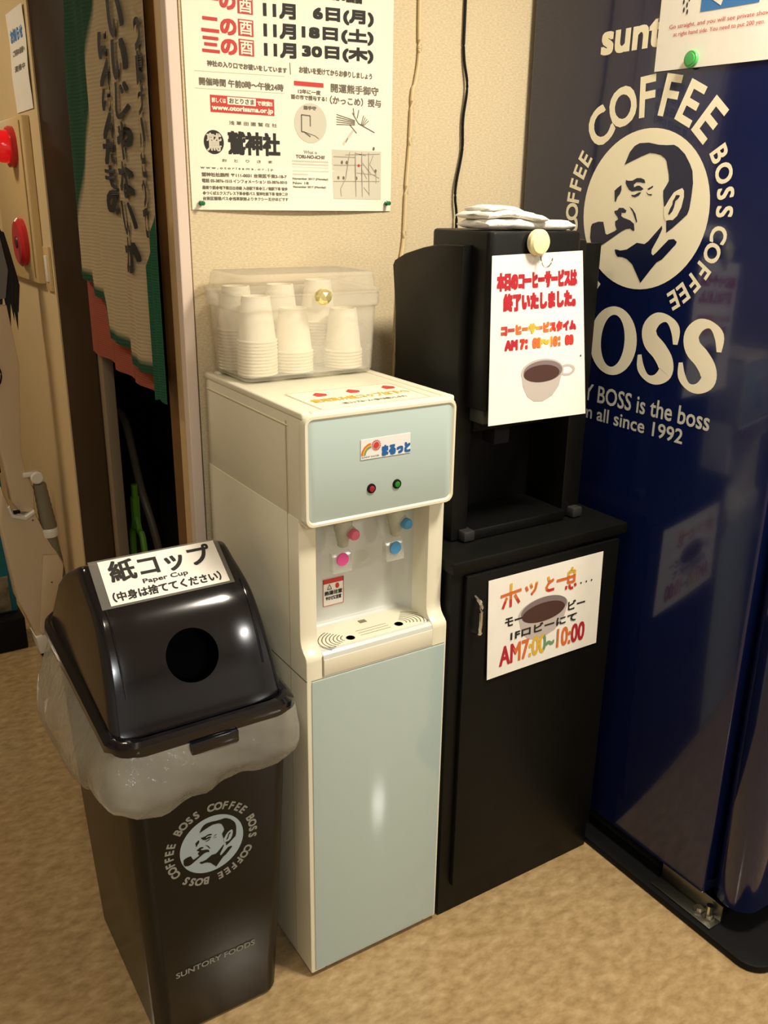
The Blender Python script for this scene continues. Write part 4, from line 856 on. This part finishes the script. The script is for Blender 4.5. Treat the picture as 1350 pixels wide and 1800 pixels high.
# liner bag
rb = random.Random(3); rings = []
base = rrect(-0.342, -0.036, -0.040, 0.428, 0, 0.03, 7)
NB = 130
def resample(r, n):
    L = [0]; m_ = len(r)
    for i in range(m_): L.append(L[-1]+(r[(i+1) % m_]-r[i]).length)
    out = []
    for k in range(n):
        s = L[-1]*k/n; i = max(j for j in range(m_) if L[j] <= s); t = (s-L[i])/(L[i+1]-L[i]); out.append(r[i].lerp(r[(i+1) % m_], t))
    return out
base = resample(base, NB); cx, cyb = -0.19, 0.19
ph = [(rb.uniform(0, 6.28), rb.choice((5, 7, 9, 11, 16, 23, 31))) for _ in range(9)]
for j in range(16):
    t = j/15; ring = []
    for i, p in enumerate(base):
        a = 2*math.pi*i/NB; wv = sum(math.sin(a*f_+q+t*1.5)/(1+f_*0.08) for q, f_ in ph)
        left = max(0, min(1, (-0.20-p.x)/0.12)); out = 0.004+(0.010+0.028*left)*math.sin(t*math.pi*0.75)+0.0026*wv*t+0.0012*math.sin(i*1.9+t*9)*t+0.0012*math.sin(i*0.83-t*14)*t
        if p.x > -0.06: out = min(out, 0.012)
        d = Vector((p.x-cx, (p.y-cyb)*0.7, 0)).normalized(); z = 0.652-t*(0.098+0.006*math.sin((p.x+0.05)*22)+0.28*max(0, p.y-0.02)*left+0.0028*wv)
        inw = 0.008*max(0, t-0.75)/0.25
        ring.append(Vector((p.x+d.x*(out-inw), p.y+d.y*(out-inw), z)))
    rings.append(ring)
bm = B(); loft(bm, rings, False, False); obj('liner_bag', bm, M['bag'], wb, label='clear crinkled bin liner folded over the rim', ang=60, recalc=False)

# ================================================================== noren curtain in the doorway
nr = thing('noren_curtain', 'cream and green curtain with black brush lettering hanging in the doorway', 'curtain', (-0.035, 0.85, 1.07))
def nx(y, z): return -0.034+0.006*math.sin(y*34)+0.003*math.sin(y*77+z*3)
hem = [(1.20, 1.280), (1.022, 1.262), (1.020, 1.233), (0.9, 1.220), (0.894, 1.147), (0.761, 1.131), (0.757, 1.109), (0.567, 1.100), (0.520, 1.090)]
def hz(y):
    for (a, za), (b, zb) in zip(hem, hem[1:]):
        if b <= y <= a: return za+(zb-za)*(a-y)/max(1e-6, a-b)
    return hem[0][1] if y > hem[0][0] else hem[-1][1]
def yfar(z): return 1.135-0.10*max(0, min(1, (z-1.28)/0.58))
bm = B(); ly = bm.verts.layers.float.new('dye'); NY_ = 84; NZ = 40; G = []
for i in range(NY_+1):
    c = []; u = i/NY_
    zt = hz(0.515+(1.135-0.515)*u)
    for j in range(NZ+1):
        z = zt+(2.10-zt)*(j/NZ)**1.25; y = 0.515+(yfar(z)-0.515)*u; v = bm.verts.new((nx(y, z), y, z))
        ye = 0.826+0.28*max(0, min(1, (1.834-z)/0.50))**0.9
        gl = (y-ye)/0.04+0.5; gh = (zt+0.026-z)/0.03+0.4
        v[ly] = max(0, min(1, max(gl, gh))); c.append(v)
    G.append(c)
for i in range(len(G)-1):
    for j in range(NZ): bm.faces.new((G[i][j], G[i+1][j], G[i+1][j+1], G[i][j+1]))
bmesh.ops.solidify(bm, geom=bm.faces[:], thickness=0.0015)
obj('cloth', bm, M['dyed'], nr, ang=80)
hem2 = [((1.135, 0.925), 1.082), ((0.923, 0.780), 1.068), ((0.777, 0.575), 1.062)]
bm = B()
for (a, b), z0 in hem2:
    K = 10; r = [[Vector((-0.022+0.004*math.sin((a+(b-a)*i/K)*40), a+(b-a)*i/K, z)) for z in (z0, 1.16, 1.24, 1.32)] for i in range(K+1)]; loft(bm, r, False, False, False)
bmesh.ops.solidify(bm, geom=bm.faces[:], thickness=0.001); obj('coral_lining', bm, M['coral'], nr, label='coral red cloth behind the hem', ang=80)
bm = B(); r = [[Vector((-0.046+0.003*math.sin(i*1.3), 0.500+0.0085*i, z)) for z in (1.066-0.003*math.sin(i), 1.15, 1.28, 1.33+0.014*(8-i))] for i in range(9)]; loft(bm, r, False, False, False); bmesh.ops.solidify(bm, geom=bm.faces[:], thickness=0.001); obj('green_edge', bm, M['teal'], nr, label='green cloth edge', ang=80)
bm = B(); tube(bm, [(-0.036, 0.50, 2.105), (-0.036, 1.15, 2.105)], 0.009, 10); obj('rod', bm, M['browntrim'], nr)
# brush lettering, three columns read from the near side
fn = lambda a, b, h: Vector((nx(-a, b)-0.0040-h, -a, b))
bm = B()
def col(s, yc0, yc1, z0, hgt, wd_, wob=0.0):
    for i, ch in enumerate(s):
        y = yc0+(yc1-yc0)*i/(len(s)-1); z = z0-i*hgt
        ptext(bm, ch, fn, -y-wd_/2, -y+wd_/2, z-hgt*0.88, z, 0.0028+0.0012*math.sin(i*2.3), h=0.0015, skew=0.15*math.sin(i))
col('つまづいたって', 0.553, 0.586, 1.762, 0.0545, 0.046)
col('いいじゃないか', 0.668, 0.672, 1.815, 0.0730, 0.072)
col('にんげんだもの', 0.775, 0.790, 1.770, 0.0500, 0.060)
prn('brush_lettering', bm, M['dark_print'], nr)

# ================================================================== folded stroller in the store room
sr = thing('stroller', 'dark folded stroller with grey tube frame behind the curtain', 'stroller', (0.3, 1.45, 0))
bm = B(); tube(bm, smooth_path([(0.18, 1.78, 0.80), (0.20, 1.70, 0.775), (0.20, 1.64, 0.73), (0.20, 1.545, 0.56), (0.22, 1.49, 0.40), (0.25, 1.43, 0.10)], 5), 0.013, 10); obj('frame_tube', bm, M['greystrip'], sr, label='grey metal tube')
bm = B(); tube(bm, smooth_path([(0.42, 1.66, 0.85), (0.42, 1.48, 0.74), (0.42, 1.32, 0.50), (0.40, 1.22, 0.09)], 5), 0.012, 10); obj('frame_tube', bm, M['rubber'], sr)
bm = B(); R = []
for k in range(9):
    a = math.pi*k/8; R.append([Vector((0.33+0.10*math.cos(b_)*math.sin(a)*1.0, 1.40+0.24*math.cos(a), 0.70+0.20*math.sin(a)*abs(math.sin(b_))+0.02)) for b_ in [math.pi*q/10 for q in range(11)]])
loft(bm, R, False, False, False); bmesh.ops.solidify(bm, geom=bm.faces[:], thickness=0.006); obj('canopy', bm, M['hair_dark'], sr)
bm = B(); prism(bm, [(1.58, 0.50), (1.50, 0.62), (1.30, 0.60), (1.25, 0.45), (1.35, 0.28), (1.52, 0.30)], lambda a, b, h: Vector((h, a, b)), 0.26, 0.40, 0.01); obj('seat', bm, M['hair_dark'], sr)
for (x, y) in ((0.24, 1.62), (0.24, 1.24), (0.46, 1.62), (0.46, 1.24)):
    bm = B(); bmesh.ops.create_cone(bm, cap_ends=True, segments=24, radius1=0.085, radius2=0.085, depth=0.03, matrix=Matrix.Translation((x, y, 0.085)) @ Matrix.Rotation(math.pi/2, 4, 'Y')); wl_ = obj('wheel', bm, M['rubber'], sr)
    bm = B(); bmesh.ops.create_cone(bm, cap_ends=True, segments=20, radius1=0.045, radius2=0.045, depth=0.036, matrix=Matrix.Translation((x, y, 0.085)) @ Matrix.Rotation(math.pi/2, 4, 'Y')); obj('hub', bm, M['hosegrey'], wl_)
lc = thing('forked_handle', 'bright lime green forked plastic handle beside the stroller', 'handle', (0.12, 1.35, 0.0))
bm = B(); tube(bm, smooth_path([(0.12, 1.345, 0.64), (0.12, 1.350, 0.56), (0.12, 1.375, 0.50), (0.12, 1.405, 0.42), (0.12, 1.40, 0.0)]), 0.010, 8); obj('prong', bm, M['lime'], lc)
bm = B(); tube(bm, smooth_path([(0.12, 1.352, 0.55), (0.12, 1.330, 0.50), (0.12, 1.290, 0.44), (0.12, 1.27, 0.0)]), 0.010, 8); obj('prong', bm, M['lime'], lc)
bm = B(); tube(bm, [(0.12, 1.352, 0.50), (0.12, 1.348, 0.60)], 0.014, 8); obj('grip', bm, M['lime'], lc)

# ================================================================== fire alarm on the corridor wall
al = thing('fire_alarm_panel', 'beige fire alarm panel with red lamp and red call button on the corridor wall', 'fire alarm', (XW, 1.7, 1.5))
bm = B(); box(bm, XW-0.022, XW, 1.575, 2.03, 1.215, 1.668, 0.004); obj('panel', bm, M['beigebox'], al)
bm = B(); lathe(bm, [(0.056, -0.022), (0.056, -0.038), (0.048, -0.040)], (XW, 1.715, 1.590), 'x', 28); obj('lamp_base', bm, M['redbutton'], al)
bm = B(); lathe(bm, [(0.046, -0.038), (0.044, -0.060), (0.034, -0.086), (0.018, -0.100), (0.004, -0.103)], (XW, 1.715, 1.590), 'x', 28); obj('lamp', bm, M['redlamp'], al, label='glowing red dome lamp')
bm = B(); lathe(bm, [(0.068, -0.022), (0.070, -0.036), (0.060, -0.044), (0.030, -0.044)], (XW, 1.715, 1.325), 'x', 32); cbn = obj('call_button', bm, M['redbutton'], al, label='round red call button')
bm = B(); lathe(bm, [(0.018, -0.0435), (0.016, -0.047)], (XW, 1.715, 1.325), 'x', 20); obj('push_disc', bm, pm('dark_red', (90, 20, 24), 0.4), cbn)
bm = B(); box(bm, XW-0.025, XW-0.021, 1.60, 1.605, 1.23, 1.655); obj('panel_groove', bm, pm('groove_beige', (160, 134, 90), 0.6), al)
sw = thing('wall_switch', 'small beige switch plate beside the door frame below the fire alarm', 'switch', (XW, 1.505, 1.26))
bm = B(); box(bm, XW-0.008, XW, 1.487, 1.548, 1.200, 1.322, 0.002); obj('plate', bm, M['beigebox'], sw)
bm = B(); box(bm, XW-0.012, XW-0.007, 1.505, 1.530, 1.225, 1.298, 0.002); obj('rocker', bm, M['white'], sw)
np_ = thing('wall_notice', 'creased paper notice with faint blue heading above the fire alarm', 'notice', (XW, 1.58, 1.68))
fq = lambda a, b, h: Vector((XW-0.003-h-0.006*math.sin((b-1.68)*18)**2*0.5, -a, b))
sheet('paper', fq, -1.705, -1.500, 1.680, 1.930, 0.0005, M['paper'], np_, 3, 12)
bm = B(); ptext(bm, 'お知らせ', fq, -1.68, -1.53, 1.855, 1.885, 0.002); prn('heading', bm, M['skyprint'], np_)
bm = B(); ptext(bm, 'ご利用の皆様へ', fq, -1.67, -1.52, 1.82, 1.835, 0.0005); ptext(bm, '清掃中', fq, -1.66, -1.53, 1.78, 1.795, 0.0005); prn('lettering', bm, M['mid_print'], np_)

# ================================================================== cream stand and board in the corridor
sd = thing('folding_stand', 'cream plastic folding machine stand with grey ribbed joint by the corridor wall', 'stand', (-0.13, 1.66, 0))
fy = lambda a, b, h: Vector((a, h, b))
bm = B(); prism(bm, [(-0.208, 0.60), (-0.191, 0.535), (-0.186, 0.504), (-0.149, 0.491), (-0.119, 0.508), (-0.085, 0.40), (-0.066, 0.361), (-0.047, 0.311), (-0.070, 0.20), (-0.094, 0.094), (-0.105, 0.07), (-0.161, 0.07), (-0.182, 0.15), (-0.203, 0.214), (-0.225, 0.50)], fy, 1.635, 1.72, 0.008); obj('lower_body', bm, M['pinkbeige'], sd)
bm = B(); prism(bm, [(-0.165, 0.075), (-0.100, 0.090), (-0.098, 0.045), (-0.132, 0.012), (-0.155, 0.012)], fy, 1.625, 1.72, 0.006); obj('foot', bm, M['white'], sd)
bm = B(); prism(bm, [(-0.112, 0.36), (-0.066, 0.352), (-0.052, 0.312), (-0.072, 0.20), (-0.098, 0.098), (-0.145, 0.082), (-0.150, 0.10)], fy, 1.622, 1.64, 0.004); obj('side_cover', bm, M['pinkbeige'], sd)
bm = B(); prism(bm, [(-0.192, 0.540), (-0.186, 0.512), (-0.149, 0.497), (-0.121, 0.513), (-0.119, 0.503), (-0.149, 0.485), (-0.188, 0.500), (-0.198, 0.535)], fy, 1.628, 1.70, 0.002); obj('hinge_lip', bm, M['white'], sd)
bm = B(); box(bm, -0.183, -0.163, 1.625, 1.64, 0.512, 0.521, 0.002); obj('latch_slot', bm, M['rubber'], sd)
for sx_, sz_ in ((-0.128, 0.480), (-0.095, 0.262)):
    bm = B(); lathe(bm, [(0.003, 1.6345), (0.0025, 1.6325)] if sz_ > 0.4 else [(0.003, 1.622), (0.0025, 1.620)], (sx_, 0, sz_), 'y', 10); obj('screw', bm, M['browntrim'], sd)
bm = B(); box(bm, -0.152, -0.130, 1.63, 1.70, 0.0, 0.014, 0.003); obj('rubber_pad', bm, M['rubber'], sd)
bm = B(); prism(bm, [(-0.215, 1.15), (-0.125, 1.15), (-0.110, 0.975), (-0.136, 0.703), (-0.128, 0.636), (-0.111, 0.577), (-0.117, 0.500), (-0.165, 0.512), (-0.183, 0.55), (-0.188, 0.673), (-0.200, 0.75), (-0.225, 0.85)], fy, 1.645, 1.70, 0.006); obj('upper_arm', bm, M['pinkbeige'], sd)
bm = B(); lathe(bm, [(0.016, 1.628), (0.020, 1.633), (0.020, 1.665), (0.016, 1.67)], (-0.100, 0, 0.617), 'y', 20); box(bm, -0.140, -0.100, 1.635, 1.66, 0.622, 0.637, 0.003); obj('pivot_knob', bm, M['white'], sd)
bm = B(); K = 14; tube(bm, [(-0.092+0.014*i/K, 1.655, 0.592-0.152*i/K) for i in range(K+1)], [0.019+0.006*i/K+0.0015*(i % 2) for i in range(K+1)], 14); obj('ribbed_joint', bm, M['hosegrey'], sd)
bm = B(); lathe(bm, [(0.027, 0.412), (0.029, 0.420), (0.029, 0.436), (0.026, 0.441)], (-0.079, 1.655, 0), n=20); obj('collar', bm, M['white'], sd)
bm = B(); tube(bm, [(-0.079, 1.655, 0.412), (-0.066, 1.66, 0.33), (-0.055, 1.66, 0.24)], [0.022, 0.02, 0.016], 12); obj('lower_rod', bm, M['hosegrey'], sd)
bo = thing('display_board', 'teal printed display board on a black foot at the left edge', 'board', (-0.24, 1.80, 0))
bm = B(); box(bm, -0.36, -0.186, 1.78, 1.80, 0.12, 0.60, 0.002); obj('teal_panel', bm, M['tealpanel'], bo)
bm = B(); box(bm, -0.36, -0.205, 1.776, 1.781, 0.125, 0.25, 0.001); obj('photo_print', bm, pm('photo_print', (120, 112, 84), 0.4, noise=(22, 0.6, 5)), bo)
bm = B(); box(bm, -0.38, -0.176, 1.72, 1.86, 0.0, 0.115, 0.004); obj('black_foot', bm, M['rubber'], bo)
bm = B(); box(bm, -0.30, -0.178, 1.80, 1.83, 0.60, 0.80, 0.004); obj('black_back', bm, M['rubber'], bo)
hb = thing('hanging_cloth', 'dark grey cloth with black fringe hanging above the cream stand', 'cloth', (-0.12, 1.68, 1.09))
bm = B()
for k, (x0, x1, z1, zb) in enumerate(((-0.150, -0.120, 1.40, 1.12), (-0.126, -0.104, 1.385, 1.07), (-0.110, -0.092, 1.36, 1.10), (-0.100, -0.084, 1.32, 1.07), (-0.092, -0.076, 1.28, 1.12))):
    prism(bm, [(x0, z1), ((x0+x1)/2, z1-0.005), (x1, z1-0.05), (x1+0.004, (z1+zb)/2), ((x0+x1)/2, zb), (x0-0.002, (z1+zb)/2)], fy, 1.675+0.006*k, 1.684+0.006*k, 0.002)
obj('fringe', bm, M['hair_dark'], hb)
bm = B(); prism(bm, [(-0.26, 1.42), (-0.122, 1.36), (-0.108, 1.25), (-0.124, 1.17), (-0.26, 1.15)], fy, 1.655, 1.668, 0.002); obj('grey_flap', bm, M['grey_cloth'], hb)
bm = B(); tube(bm, smooth_path([(-0.2, 1.64, 0.995), (-0.178, 1.64, 0.985), (-0.166, 1.64, 0.955), (-0.172, 1.64, 0.925), (-0.19, 1.64, 0.90), (-0.186, 1.64, 0.87)]), 0.0025, 6)
o = obj('power_cord', bm, M['rubber'], origin=(-0.18, 1.64, 0.93)); tag(o, 'thin dark cord looping in front of the cream stand', 'cord')
